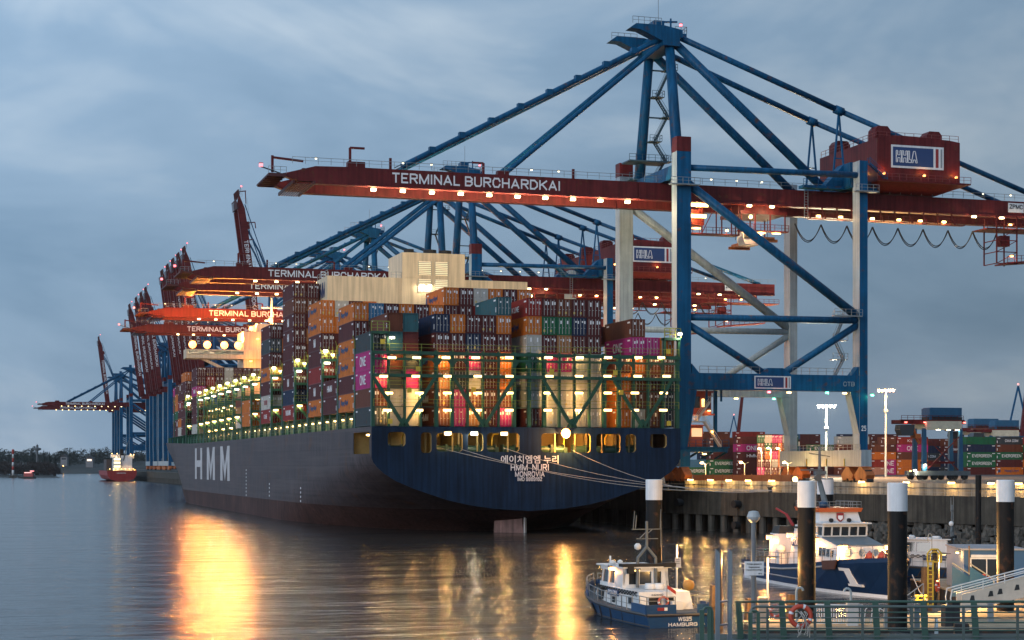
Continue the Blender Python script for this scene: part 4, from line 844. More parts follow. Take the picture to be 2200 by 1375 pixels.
    if level >= 1: h.bar((0, 0, 84), (4, 0, 84.3), .3); h.bar((1.5, -3, 81.2), (1.5, -3, 84), .25)
    ap = h.build('apex_head', CB, R)
    lamp(ap, (3.2, -3.6, 82.8), (1, .12, .15), 30, .4, .4, .45, 'warning_lamp', light=False)
    if level >= 1:
        r = MB().rail([(-7, -6, 81.9), (-1.5, -6, 81.9)], 1.2, 1.2, .08).rail([(-6.5, 6, 81.9), (-1.5, 6, 81.9)], 1.2, 1.2, .08).rail([(2, -4, 81.2), (4.2, -4, 81.2), (4.2, 4, 81.2)], 1.2, 1.2, .08)
        r.bar((.3, 0, 84), (.3, 0, 88.5), .08); r.build('handrail', RAIL, ap)
    # stair tower beside the apex posts
    if level >= 1:
        s = MB(); zs = [56, 60, 63.5, 68, 71.5, 76.5] if full else [56, 63, 70, 77]
        for i, (z0, z1) in enumerate(zip(zs, zs[1:])):
            xa, xb = (2.2, 4.6) if i % 2 == 0 else (4.6, 2.2); yo = 7.6 - (z0 - 56) * .15
            s.stair((xa, yo, z0), (xb, yo, z1), .8) if full else s.bar((xa, yo, z0), (xb, yo, z1), .5, .3)
            s.box(xb - 1.2, yo - 1.2, z1 - .12, xb + 1.2, yo + 1, z1); s.rail([(xb - 1.2, yo - 1.2, z1), (xb + 1.2, yo - 1.2, z1), (xb + 1.2, yo + 1, z1)], 1.1, 1.1, .07)
            s.bar((.8, yo, z1 - .1), (xb, yo, z1 - .1), .25)
        for z in (56, 59.5): s.box(-3.2, 5.5, z, 4.5, 9.6, z + .25); s.rail([(-3.2, 5.5, z + .25), (4.5, 5.5, z + .25)], 1.1, 1.2, .07)
        s.build('stair_tower', mat('crane_platform', (.03, .07, .10), .5), R)
        def plat(b_): b_.build('service_platform', RAIL, R)
        plat(MB().box(-3.4, -15.2, 52.0, 2, -14, 52.2).rail([(-3.4, -15.2, 52.2), (2, -15.2, 52.2)], 1.1, 1.1, .07)); plat(MB().box(32.2, -15.4, 52.4, 36.8, -14, 52.6).rail([(32.2, -15.4, 52.6), (36.8, -15.4, 52.6)], 1.1, 1.1, .07))
        plat(MB().box(28, -15.2, 29.9, 33.6, -14.1, 30.1).rail([(28, -15.2, 30.1), (33.6, -15.2, 30.1)], 1.1, 1.1, .07))
        plat(MB().rail([(2.5, -13.8, 19.42), (14, -13.8, 19.42)], 1.2, 1.6, .08)); plat(MB().rail([(20.5, -13.8, 19.42), (32, -13.8, 19.42)], 1.2, 1.6, .08)); plat(MB().rail([(2.5, 15, 19.42), (32, 15, 19.42)], 1.2, 1.6, .08))
    # machinery house
    m = MB(); m.box(41, -10.6, 55.5, 58.2, 12, 63.2); m.prism([(41, 63.2), (58.2, 63.2), (56, 63.5), (46, 63.9), (43, 63.6)], 'y', -10.58, 11.98)
    m.hexa([(44, -6, 53.9), (56, -6, 53.9), (56, 8, 53.9), (44, 8, 53.9), (40.6, -11.4, 55.3), (59.6, -11.4, 55.3), (59.6, 12.4, 55.3), (40.6, 12.4, 55.3)]); m.box(40.4, -11.8, 55.2, 59.8, 12.6, 55.48)
    mh = m.build('machinery_house', CR, R, (-1.9, 0, 0))
    for x, y in ((42, -8), (54, -6), (42, 7.5)):
        if level or x < 50: MB().prism([(x, 63.3), (x + 3.2, 63.3), (x + 3.2, 65.3), (x + 2.6, 66), (x + .6, 66), (x, 65.3)], 'y', y, y + 2.6).build('roof_unit', CR, mh)
    if level >= 1:
        MB().rail([(40.4, -11.8, 55.5), (59.8, -11.8, 55.5)], 1.1, 1.5, .07).rail([(41.2, 11.8, 63.3), (41.2, -10.4, 63.3), (58, -10.4, 63.3)], 1.1, 1.8, .07).build('handrail', mat('rail_red', (.2, .04, .035), .5), mh)
        hhla_sign(mh, 43.8, 54.7, 57.9, 62.1, -10.75)
        for x in (42, 50.3, 57): lamp(mh, (x, -11.3, 56.6), SOD, 70, .4, .3, .3, 'wall_lamp', off=(0, -.2, .4))
        lamp(mh, (40.6, -6, 57.6), SOD, 40, .3, .4, .3, 'wall_lamp')
    if level >= 1:
        # landside frame below the house
        f = MB().box(25, -9, 53.7, 40, -7, 54.2).hexa([(29.5, -8.6, 54.2), (36.5, -8.6, 54.2), (36.5, -6, 54.2), (29.5, -6, 54.2), (33.4, -8.6, 58.4), (35.6, -8.6, 58.4), (35.6, -6, 58.4), (33.4, -6, 58.4)]); f.box(33.2, -11.3, 54, 35.7, -6, 58.3)
        f.rail([(25, -9, 54.2), (40, -9, 54.2)], 1.1, 1.5, .07); f.stair((36.6, -12, 58.2), (40.2, -12, 55.4)); f.build('land_frame', CB, R)
        # trolley with driver's cabin, spreader hoist
        t = MB(); x = 14.6; t.box(x, -4.4, 49.2, x + 9.4, 4.6, 49.8); t.box(x + 1, -4, 49.8, x + 8, 4, 51.2)
        for dx in (0.2, 3, 6, 9): t.bar((x + dx, -4.3, 49.2), (x + dx, -4.3, 46.2), .2); t.bar((x + dx, 4.3, 49.2), (x + dx, 4.3, 46.2), .2)
        t.box(x - .2, -4.6, 46.0, x + 9.6, -3.2, 46.2); t.rail([(x - .2, -4.6, 46.2), (x + 9.6, -4.6, 46.2)], 1.1, 1.4, .08)
        tr = t.build('trolley', CR, R)
        c = MB(); c.prism([(x + 1, 43.6), (x + 3.6, 43.6), (x + 4.2, 44.6), (x + 4.2, 46.2), (x + .6, 46.2), (x + .6, 44.4)], 'y', -4.4, -1.6); cb = c.build('driver_cabin', WHITE, tr)
        MB().box(x + .75, -4.45, 44.6, x + 4.0, -4.41, 45.8).build('window', GLASS, cb)
        if lamps:
            for dx in (1.2, 4.2, 7.2): lamp(tr, (x + dx, -4.4, 45.75), SOD, 120, 1.6, .3, .2, 'trolley_lamp')
            lamp(tr, (x + 2, -4.5, 48.6), WARM, 70, .7, .5, .7, 'trolley_lamp')
        for dx in (1.5, 7.5): MB().tube((x + dx, 0, 49), (x + dx, 0, 40 if not full else 45), .06, 4).tube((x + dx, 1, 49), (x + dx, 1, 40 if not full else 45), .06, 4).build('hoist_cable', DARK, tr)
        MB().box(x + 3, -6.2, 44.2, x + 6, 6.2, 44.8).box(x + 2.4, -6.2, 43.9, x + 6.6, -5.6, 44.4).box(x + 2.4, 5.6, 43.9, x + 6.6, 6.2, 44.4).build('spreader', ORB, tr)
        e = MB(); x = 3.6; e.box(x, -5, 45.0, x + 10.6, -2.6, 45.2); e.rail([(x, -5, 45.2), (x + 10.6, -5, 45.2)], 1.1, 1.4, .08)
        for dx in (.4, 3.2, 6, 9, 10.4): e.bar((x + dx, -4.9, 45.2), (x + dx, -4.9, 50.6), .18)
        for dx in (.4, 3.2): e.bar((x + dx, -4.9, 45.2), (x + dx + 2.8, -4.9, 50.6), .12)
        e.box(x, -3.6, 46.8, x + 4.2, -1, 49.6)
        ep = e.build('maintenance_platform', CR, R)
        if lamps:
            for z, w_ in ((50.2, 4.2), (48.2, 3.4)): lamp(ep, (x + 2.2, -5.1, z), WARM, 30, w_, .3, .6)
            lamp(ep, (x + 8, -5.1, 45.8), WARM, 60, .5, .3, .3); lamp(ep, (x + 2, -5.1, 46), SOD, 60, 1.6, .3, .25)
        # festoon cable loops
        for i in range(8):
            x0 = 26 + i * 5.35; f = MB()
            for k in (0, .25): f.path([(x0 + 5.35 * t / 10, -3.6 + k, 47.9 - (3.1 + k) * 4 * (t / 10) * (1 - t / 10)) for t in range(11)], .09, 5)
            f.build('festoon_cable', DARK, R)
        # far landside service cage
        k = MB(); x = 66.6
        for px_, py_ in ((x, -6.8), (x + 4.4, -6.8), (x, -2.5), (x + 4.4, -2.5)): k.bar((px_, py_, 41.6), (px_, py_, 50.5), .22)
        for z in (41.6, 43.8, 46, 48.2): k.bar((x, -6.8, z), (x + 4.4, -6.8, z), .16); k.bar((x, -6.8, z), (x, -2.5, z), .16)
        for z, z2 in ((41.6, 43.8), (43.8, 46), (46, 48.2)): k.bar((x, -6.8, z), (x + 4.4, -6.8, z2), .12)
        k.box(x - 2.4, -7.4, 48.0, x + 18, -2, 48.2); k.rail([(x - 2.4, -7.4, 48.2), (x + 18, -7.4, 48.2)], 1.1, 1.5, .08)
        k.hexa([(x + 2, -7.4, 41.5), (x + 14, -7.4, 42.6), (x + 14, -3, 42.6), (x + 2, -3, 41.5), (x + 2, -7.4, 41.8), (x + 14, -7.4, 42.9), (x + 14, -3, 42.9), (x + 2, -3, 41.8)]); k.rail([(x + 2, -7.4, 41.8), (x + 14, -7.4, 42.9)], 1.1, 1.5, .08)
        k.box(x + 1.4, -6, 45, x + 3.4, -4.6, 47)
        kg = k.build('service_cage', CR, R)
        if lamps: lamp(kg, (x + 3, -7.2, 43), SOD, 60, .5, .4, .3); lamp(kg, (x + 2.5, -7.5, 48.9), SOD, 60, .5, .4, .3); lamp(kg, (x + 7, -7.5, 49), SOD, 60, .5, .4, .3)
        z_ = MB().box(69.6, -6.12, 51.5, 72.95, -6.02, 53.3); zs_ = z_.build('maker_plate', WHITE, gd); text('ZPMC', 2.9, .85, BLACK, gd, (71.28, -6.16, 52.6)); 
        ld = MB()
        for i in range(12): ld.bar((26.2, -7, 48.4 + i * .5), (26.9, -7, 48.4 + i * .5), .06)
        ld.bar((26.2, -7, 48.2), (26.2, -7, 54.5), .09).bar((26.9, -7, 48.2), (26.9, -7, 54.5), .09); ld.build('ladder', RAIL, gd)
    if full:
        hhla_sign(R, 12.9, 19.97, 16.8, 19.05, -14.05)
        text('CTB', 2.25, .82, LGREY, R, (31.5, -14.0, 17.85), name='lettering', bold=.05)
        text(num, .95, .95, LETW, R, (34.45, -14.05, 9.9), name='lettering')
        # stair tower and cabins by the sea leg
        p = MB().box(.4, -11, 5.6, 9.2, 2, 6.3).box(.2, -11.2, 6.3, 9.4, 2.2, 6.5); 
        for x in (.6, 3.4, 6.2, 8.9): p.bar((x, -11, 5.6), (x, -6, 4.4), .3)
        p.rail([(.4, -11.1, 6.5), (9.3, -11.1, 6.5)], 1.2, 1.2, .08); p.bar((7.6, -9, 6.5), (7.6, -9, 17), .55); p.bar((4.6, -12, 14.5), (4.6, -12, 18.2), .3); p.bar((7.4, -12, 14.5), (7.4, -12, 18.2), .3); p.bar((4.6, -12, 18.2), (7.6, -12, 16.4), .22)
        pl = p.build('lashing_platform', CB, R); lamp(pl, (4.6, -11.1, 5.2), WARM, 50, .6, .4, .2)
        c = MB().box(1.4, -10.4, 12.4, 6.2, -7, 16.1).box(1, -10.6, 16.1, 6.6, -6.8, 16.4).box(.9, -10.7, 12.1, 6.7, -6.6, 12.4); 
        cb = c.build('control_cabin', mat('cabin_red', (.34, .07, .04), .5), R); MB().box(2.2, -10.46, 13.4, 4.0, -10.42, 15.4).box(5, -10.46, 13.4, 6.0, -10.42, 15.4).build('window', GLASS, cb); lamp(cb, (4.5, -10.7, 14.3), WARM, 14, .5, .1, 1.4, 'lit_window'); lamp(cb, (5.6, -10.8, 12.9), WARM, 40, .5, .2, .15); lamp(cb, (1.6, -11, 11.9), SOD, 120, .4, .4, .25)
        c = MB().box(2.2, -10.4, 6.5, 4.6, -7.5, 10.2).box(2, -10.6, 10.2, 4.8, -7.3, 10.4); cb = c.build('checker_cabin', MATS['cabin_red'], R); MB().box(2.4, -10.45, 8.3, 4.4, -10.41, 9.8).build('window', emit('cabin_window', (1, .6, .25), .7), cb)
        s = MB(); s.stair((2.6, -12, 11), (5.2, -12, 14.5)); s.stair((4.2, -11.6, 11), (7.4, -11.6, 6.5)); s.box(.4, -12.4, 10.8, 4.4, -11.2, 11); s.rail([(.4, -12.4, 11), (3, -12.4, 11)], 1.1, 1, .08); st = s.build('access_stair', mat('pale_stair', (.5, .47, .42), .5), R); lamp(st, (1, -12.6, 12), SOD, 100, .3, .3, .3); lamp(st, (5.5, -12.3, 9.2), SOD, 60, .3, .3, .3)
        for x, y, z, c_ in ((15.4, -14.6, 16.2, (1, .1, .15)), (26.8, -14.6, 16.2, (.1, 1, .5)), (35.8, -14.6, 15.9, (.1, 1, .5)), (11.6, 13.6, 16.2, (.1, 1, .5)), (30, 13.6, 16.2, (.1, 1, .5))): lamp(R, (x, y, z), c_, 40, .5, .4, .35, 'signal_lamp')
        for x, y in ((19.3, -14.6), (30.3, -14.6), (9, 13.6), (22, 13.6)): lamp(R, (x, y, 16.15), WARM, 45, .7, .4, .25, 'portal_lamp')
        st = MB(); zz = [19.4, 22.5, 26, 30.1]
        for i, (a, c) in enumerate(zip(zz, zz[1:])): st.stair((32.4 if i % 2 else 30.6, -10.2, a), (30.6 if i % 2 else 32.4, -10.2, c)); st.box(30, -10.8, c - .1, 33, -9.4, c); st.rail([(30, -10.8, c), (33, -10.8, c)], 1.1, 1, .07)
        st.build('leg_stair', RAIL, R)
        # end-of-sill details
        d = MB()
        for y in (-15.6, 17.9): d.box(33.7, y - .4, 1.2, 35, y + .4, 2.4)
        for y in (-9, -2, 6): d.bar((33.2, y, 3), (33.2, y, 4.4), .15, m=1)
        d.build('buffer', [DARK, YEL], R); MB().rail([(33.2, -15, 6), (33.2, 17, 6)], 1, 1.6, .07).build('handrail', RAIL, R)
    return R
make_crane('nearest and largest blue gantry crane, red boom lowered over the stern of the big ship', 293.6, 2)
make_crane('second blue gantry crane, red boom lowered just above the funnel casing of the ship', 424.4, 1, kz=.955)
make_crane('third gantry crane, lowered red boom right under that of the second crane', 455, 1, kz=.955)
make_crane('fourth gantry crane, orange lit lowered boom above the bridge lamps, higher of two', 536, 1, kz=.95)
make_crane('fifth gantry crane, orange lit lowered boom just above the three big floodlights', 593, 1, kz=.94)
make_crane('gantry crane with its red boom raised alone behind the second crane', 724, 1, True)
for Y, lab in ((916, 'rightmost of five gantry cranes with raised red booms close together'), (944, 'second from the right of five gantry cranes with raised booms'), (970, 'middle one of five gantry cranes with raised red booms'),
               (998, 'second from the left of five gantry cranes with raised booms'), (1028, 'leftmost of five gantry cranes with raised red booms')):
    make_crane(lab, Y, 0, True)
for Y, lab in ((1130, 'rightmost of the farther four gantry cranes with raised booms'), (1163, 'second from the right of the farther four raised cranes'), (1199, 'third from the right of the farther four raised cranes'), (1252, 'leftmost of the farther four gantry cranes with raised booms')):
    make_crane(lab, Y, 0, True)
make_crane('distant gantry crane with lowered boom, upper of the two over the red ship', 1420, 0)
make_crane('distant gantry crane with lowered boom, lower of the two over the red ship', 1518, 0)
make_crane('most distant gantry crane, its single raised boom standing over the red ship', 1575, 0, True)
# ------------------------------------------------------------------ red coaster at the far berth
def coaster():
    t = thing('coaster_ship', 'small red coaster seen from its lit stern, moored at the far berth', 'ship', (95, 1205, 0))
    RH = mat('coaster_red', (.30, .03, .028), .5, streak=.2); b = MB()
    sec = lambda s, k: [(-10 * k, s, 7.2), (-9.6 * k, s, 4), (-7.8 * k, s, 1.4), (-4 * k, s, .2), (0, s, -.3), (4 * k, s, .2), (7.8 * k, s, 1.4), (9.6 * k, s, 4), (10 * k, s, 7.2)]
    ss = [(0, 1), (8, 1), (60, 1), (95, .92), (110, .6), (118, .05)]; v = [p for s, k in ss for p in sec(s, k)]; f = [(j * 9 + i, j * 9 + i + 1, (j + 1) * 9 + i + 1, (j + 1) * 9 + i) for j in range(5) for i in range(8)]
    b.add(v, f + [tuple(range(9))]); hu = b.build('hull', RH, t); text('HAMBURG', 6, .7, LETW, hu, (-.5, -.05, 5.6))
    MB().add([(-9.9, .1, 6.9), (9.9, .1, 6.9), (9.9, 90, 6.9), (-9.9, 90, 6.9)], [(0, 1, 2, 3)]).build('deck', mat('coaster_deck', (.2, .1, .06), .6), t)
    h = MB().box(-5.6, 2, 6.9, -.6, 12, 16).box(-.4, 3, 6.9, 7, 12, 17.6).box(-7, 5, 16, -.6, 12, 18.4).box(3.6, 5, 15.6, 8.4, 12, 18); sp = h.build('superstructure', WHITE, t)
    w = MB()
    for z in (9.4, 12, 14.4): w.box(-5.2, 1.9, z, -1, 1.96, z + 1.3)
    w.build('lit_window', emit('coaster_lit', (1, .75, .3), 2.6), sp)
    MB().box(-1, 4, 16, 1.2, 7, 22).build('funnel', BLACK, t); MB().bar((1, 3, 14), (4, 3, 26), .6).bar((4, 3, 26), (6, 3, 30), .4).build('deck_crane', GRY, t)
    r = MB().rail([(-9.6, .2, 7), (9.6, .2, 7)], 1.2, 1.6, .15); r.build('handrail', YEL, t)
    for x in (-8, -5.4, -2.8, -.2, 2.4, 5, 7.6): lamp(t, (x, 1.7, 8.4), WARM, 24, .7, .5, .6, 'deck_lamp')
    for x, z in ((-6.5, 18.9), (-3, 18.9), (6, 18.4), (8, 18.2), (-3.5, 16.5)): lamp(t, (x, 3, z), WARM, 20, .8, .5, .6)
    lamp(t, (8.4, .6, 7.8), SOD, 60, .9, .6, .8, 'floodlight')
    k = MB().box(-9.4, 14, 6.9, -6, 40, 15); k.build('hatch_cover', mat('coaster_dark', (.07, .05, .045), .6), t)
coaster()
# ------------------------------------------------------------------ terminal yard
def mast_light(px, Z, ztop, lab, col, st, n=5):
    x, y = pz(px, Z); t = thing('light_mast', lab, 'light mast', (x, y, GZ), -TH, 'tall light masts of the yard'); H = ztop - GZ
    MB().tube((0, 0, 0), (0, 0, H), .34, 10, .2).build('pole', mat('pole_grey', (.32, .33, .33), .5), t)
    MB().box(-2.4, -.5, H, 2.4, .5, H + .2).box(-.5, -.5, H - 6, .5, .5, H - 5.3).build('lamp_frame', GRY, t)
    for i in range(n): lamp(t, ((i - (n - 1) / 2) * 1.0, -.5, H - .25), col, st, .95, .6, .6, off=(0, -1.6, -1.0))
mast_light(1775, 450, 26.3, 'tall mast with a row of bright white floodlights between the crane legs', COOL, 4000)
mast_light(1903, 480, 31.7, 'tall mast with orange floodlights right of the nearest crane', (1, .40, .10), 3600)
for px, py, lab in ((1516, 998, 'short double armed lamp post in front of the green containers'), (1600, 997, 'short double armed lamp post in front of the maroon containers'), (1693, 997, 'short double armed lamp post nearest to the crane sill')):
    x, y = pz(px, 330); t = thing('lamp_post', lab, 'lamp post', (x, y, GZ), -TH, 'short lamp posts by the wall'); H = Hat(py, x, y) - GZ
    MB().tube((0, 0, 0), (0, 0, H), .09, 6).bar((0, 0, H), (-.75, 0, H + .35), .08).bar((0, 0, H), (.75, 0, H + .35), .08).build('post', MATS['pole_grey'], t); lamp(t, (-.75, 0, H + .3), WARM, 1500, .5, .3, .25)
for px, py, lab in ((1636, 964, 'slim tall lamp post left of the narrow stacks'), (1656, 963, 'slim tall lamp post in the middle of the narrow stacks'), (1676, 963, 'slim tall lamp post right of the narrow stacks')):
    x, y = pz(px, 535); t = thing('lamp_post', lab, 'lamp post', (x, y, GZ), -TH, 'slim lamp posts of the yard'); H = Hat(py, x, y) - GZ
    MB().tube((0, 0, 0), (0, 0, H), .12, 6).bar((0, 0, H), (-.9, 0, H + .1), .1).build('post', MATS['pole_grey'], t); lamp(t, (-.8, 0, H), (1, .5, .18), 5000, .7, .4, .25)
def yard(pxl, Z, cols, lab, logos=None, L=12.19, H=2.6, rz=-pi / 2, t0=1, doors=False, dz=0):
    """one stack, long side to the river; pxl = bearing of its left end"""
    x, y = pz(pxl, Z)
    for t, c in enumerate(cols, t0):
        if c == '.': continue
        o = container(x, y, GZ + dz + (t - 1) * (H + .02), c, '%s container, %s tier %s' % (CN[c], ORD[t], lab), 'containers stacked in the yard', H, L, doors, None, rz)
        lg = (logos or {}).get(t)
        if lg and o:
            s, w, hh, m = LOGO[lg]; text(s, w, hh, m, o, (1.235, L * .5, H * .5), pi / 2, bold=.03)
            if lg == 'HL': MB().box(1.215, L * .5 - 5.3, H * .5 - .5, 1.24, L * .5 - 4.4, H * .5 + .5).build('logo_panel', NAVYS, o)
yard(2072, 597, 'mgggn'.replace('ggg', 'gg') + 'g', 'of the yard stack with two lower Evergreen boxes'.replace('Evergreen', 'green'), {2: 'EG', 3: 'EG', 5: 'EG'})
yard(2136, 600, 'omgbd', 'of the yard stack at the right edge of the photo', {1: 'HL', 3: 'EG', 5: 'CM'})
yard(2202, 600, 'bomgr', 'of the yard stack cut off by the photo edge')
yard(1923, 600, 'oobpr', 'of the yard stack just right of the orange mast', {4: 'ONE', 5: 'KL'})
yard(1888, 598, 'ppond'.replace('ppond', 'ppomb'), 'of the yard stack behind the orange mast', {1: 'ONE', 2: 'ONE'}, L=6.06)
yard(1866, 596, 'srob', 'of the short yard stack at the crane leg', L=6.06)
yard(1962, 640, 'nbdnm', 'of the yard stack under the straddle carrier', {3: 'CM'})
yard(2024, 640, 'dnnmb', 'of the yard stack behind the right carrier leg', {4: 'CM'})
yard(1795, 590, 'bommG', 'of the yard stack between sill and right leg')
yard(1735, 600, 'mbmg', 'of the yard stack behind the far crane leg', {4: 'EG'})
yard(1520, 596, 'gg', 'of the low yard stack left of the maroon one', {1: 'EG', 2: 'EG'}); yard(1464, 596, 'gB', 'of the low yard stack beside the stern', {1: 'EG'}); yard(1520, 612, '..mmb', 'on top behind the two green boxes')
yard(1578, 590, 'mmmpm', 'of the yard stack with a magenta box near the top', {3: 'HM', 4: 'ONE'}); yard(1576, 640, 'mmbmmr', 'of the second row behind the magenta box'); yard(1500, 640, 'bmnmmb', 'of the second row behind the lashing platform')
for i, (px, cols) in enumerate(((1634, 'pmmbg'), (1650, 'mmogw'), (1663, 'bGpmp'), (1672, 'mooop'), (1689, 'mbmmG'), (1699, 'mwrgg'))):
    yard(px, 560, cols, 'of the %s narrow stack seen from its doors' % ORD[i + 1], rz=radians(-38), doors=True, L=6.06)
yard(1640, 690, 'mmbmmm', 'of the long dark row at the back, left'); yard(1700, 690, 'bmmnmm', 'of the long dark row at the back, middle'); yard(1800, 690, 'mbmmmn', 'of the long dark row at the back, right'); yard(1868, 690, 'mbnmbm', 'of the back row behind the orange mast')
mass = MASSV.build('containers', [CMAT[k] for k in sorted(MASSM, key=MASSM.get)]); tag(mass, 'remaining containers showing only as slivers between the stacks', 'containers', kind='stuff')
def straddle(px, Z, lab, k=1.0, lit=True):
    x, y = pz(px, Z); t = thing('straddle_carrier', lab, 'straddle carrier', (x, y, GZ), -TH + radians(14), 'straddle carriers in the yard'); t.scale = (k, k, k)
    CBL = mat('carrier_blue', (.02, .10, .20), .45)
    for xx in (-4.4, 4.4):
        for yy in (-2.2, 2.2): MB().hexa([(xx - .55, yy - .4, 1.9), (xx + .55, yy - .4, 1.9), (xx + .55, yy + .4, 1.9), (xx - .55, yy + .4, 1.9), (xx - .38, yy - .35, 11.4), (xx + .38, yy - .35, 11.4), (xx + .38, yy + .35, 11.4), (xx - .38, yy + .35, 11.4)]).build('leg', CBL, t)
    for yy in (-2.2, 2.2):
        MB().box(-6.6, yy - .55, 1.0, 6.6, yy + .55, 2.0).build('chassis_beam', GRY, t)
        w = MB()
        for xx in (-5.4, -2, 2, 5.4): w.tube((xx, yy - .35, .72), (xx, yy + .35, .72), .72, 12)
        w.build('wheels', BLACK, t)
    MB().box(-4.2, -2.8, 11.2, 4.4, -2.0, 13.0).build('side_beam', mat('carrier_cream', (.6, .55, .42), .5), t); MB().box(-4.2, 2.0, 11.2, 4.4, 2.8, 13.0).build('side_beam', MATS['carrier_cream'], t)
    f = MB().box(-10, -2.4, 12.4, 5.4, -1.6, 13.3).box(-10, 1.6, 12.4, 5.4, 2.4, 13.3).box(-10, -2.4, 12.6, -9, 2.4, 13.2).rail([(-10, -2.5, 13.3), (5, -2.5, 13.3)], .9, 1.5, .08); f.build('top_frame', CR, t)
    MB().box(-2.6, -1.8, 14.0, 5.0, 1.8, 16.0).box(-2.9, -1.9, 13.3, -2.3, 1.9, 15.8).build('engine_box', CBL, t); MB().box(-3, -1.6, 13.3, 5.2, 1.6, 13.95).build('engine_base', DARK, t)
    c = MB().prism([(-9.2, 9.8), (-6.6, 9.8), (-6.2, 12.2), (-9.6, 12.2), (-9.8, 11)], 'y', -1.4, 1.2).build('driver_cabin', GLASS, t)
    MB().bar((-6.2, 0, 12.3), (-5, 0, 9), .5).bar((-5, 0, 9), (-4.4, 0, 8), .5).box(-6, -1.2, 9.2, -4.6, 1.2, 10.2).build('cabin_arm', ORB, t)
    MB().bar((-4, -2.3, 2), (4, -2.3, 9.5), .18).bar((4, -2.3, 2), (-4, -2.3, 9.5), .18).box(-3.6, -1.2, 3.6, 3.6, 1.2, 4.1).build('spreader', CR, t)
    if lit:
        for xx in (-1, 1.5, 3.6): lamp(t, (xx, -2.3, 11.05), COOL, 40, .9, .3, .15)
        lamp(t, (-4.5, -2.9, 3.3), COOL, 200, .4, .3, .4, 'headlight'); lamp(t, (-6.9, -2.7, 2.1), COOL, 260, .5, .4, .4, 'headlight'); lamp(t, (-8, -2.8, 2.0), SOD, 90, .3, .3, .3, 'headlight')
        for xx in (-9, -4.4, 5.2): lamp(t, (xx, -2.6, 12.7), (1, .12, .08), 20, .6, .2, .25, 'tail_light')
straddle(2014, 385, 'blue and cream straddle carrier standing by the flood wall with its headlights on')
straddle(2105, 665, 'straddle carrier with a blue engine box behind the green containers, left of two', 1.32, False); straddle(2150, 650, 'straddle carrier with a blue engine box behind the green containers, right of two', 1.26, False)
straddle(1690, 620, 'dark straddle carrier behind the narrow stacks of the yard', .9, False)
# orange barrier row in front of the left yard and parked car
b = MB().box(0, 0, 0, 26, .25, 1.6); x, y = pz(1490, 312); ba = thing('site_fence', 'orange mesh fence lit by lamps behind the flood wall', 'fence', (x, y, GZ), -TH)
MB().box(0, 0, .1, 17.5, .06, 1.5).build('mesh_panel', mat('fence_orange', (.50, .16, .05), .6), ba); p = MB()
for i in range(11): p.box(i * 1.75 - .05, -.08, 0, i * 1.75 + .05, .12, 1.7)
p.build('fence_post', ORB, ba)
x, y = pz(1682, 318); c = thing('parked_car', 'dark red car parked behind the flood wall near the crane', 'car', (x, y, GZ), -TH)
MB().prism([(-2.1, .35), (2.1, .35), (2.2, .8), (1.3, .95), (.7, 1.45), (-.9, 1.45), (-1.6, .95), (-2.15, .85)], 'y', -.85, .85).build('body', mat('car_red', (.16, .02, .02), .3), c); MB().prism([(.65, 1.38), (1.1, .98), (-1.4, .98), (-.85, 1.38)], 'y', -.87, .87).build('window', GLASS, c)
w = MB()
for xx in (-1.35, 1.35): w.tube((xx, -.88, .33), (xx, .88, .33), .33, 12)
w.build('wheel', BLACK, c)
x, y = pz(1708, 300); t = thing('flood_lamp', 'very bright boxy lamp on a post beside the crane sill', 'lamp', (x, y, 6.5), -TH); MB().bar((0, 0, 0), (0, 0, 1.6), .12).build('post', GRY, t); lamp(t, (0, -.1, 1.9), WARM, 110, 1.3, .4, 1.0)
# far cranes beyond the yard
for px, Z, k, lab in ((1582, 1500, .55, 'faraway red harbour crane with a raised jib behind the lashing platform'), (2196, 1250, .72, 'faraway harbour crane with a raised red jib at the right edge')):
    x, y = pz(px, Z); t = thing('harbour_crane', lab, 'crane', (x, y, GZ), -TH, 'faraway harbour cranes'); t.scale = (k, k, k)
    f = MB().bar((-16, 0, 30), (-4, 0, 84), 1.6).bar((8, 0, 30), (-4, 0, 84), 1.6).bar((-16, 0, 0), (-16, 0, 34), 2).bar((14, 0, 0), (14, 0, 34), 2).box(-18, -3, 28, 20, 3, 34); f.build('portal', CB, t)
    MB().hexa([(-3, -2, 30), (3, -2, 30), (3, 2, 30), (-3, 2, 30), (10, -2, 140), (14, -2, 140), (14, 2, 140), (10, 2, 140)]).build('jib', CR, t); lamp(t, (-4, 0, 86), (1, .15, .12), 60, 2, 2, 2, 'warning_lamp', light=False)
# bare shrub on the walkway
x, y = pz(2058, 262); sh = thing('bare_shrub', 'bare twiggy shrub on the lit flood wall walkway', 'shrub', (x, y, 6.5)); rnd = random.Random(4); m = MB()
for i in range(70):
    a = rnd.uniform(0, 2 * pi); l = rnd.uniform(.8, 2.1); tl = rnd.uniform(.1, .8); p = (rnd.uniform(-.3, .3), rnd.uniform(-.3, .3), 0); q = (p[0] + cos(a) * l * tl, p[1] + sin(a) * l * tl, l); m.bar(p, q, .025); m.bar(q, (q[0] + rnd.uniform(-.4, .4), q[1] + rnd.uniform(-.4, .4), q[2] + .5), .018)
m.build('twigs', mat('twig', (.12, .09, .06), .9), sh)
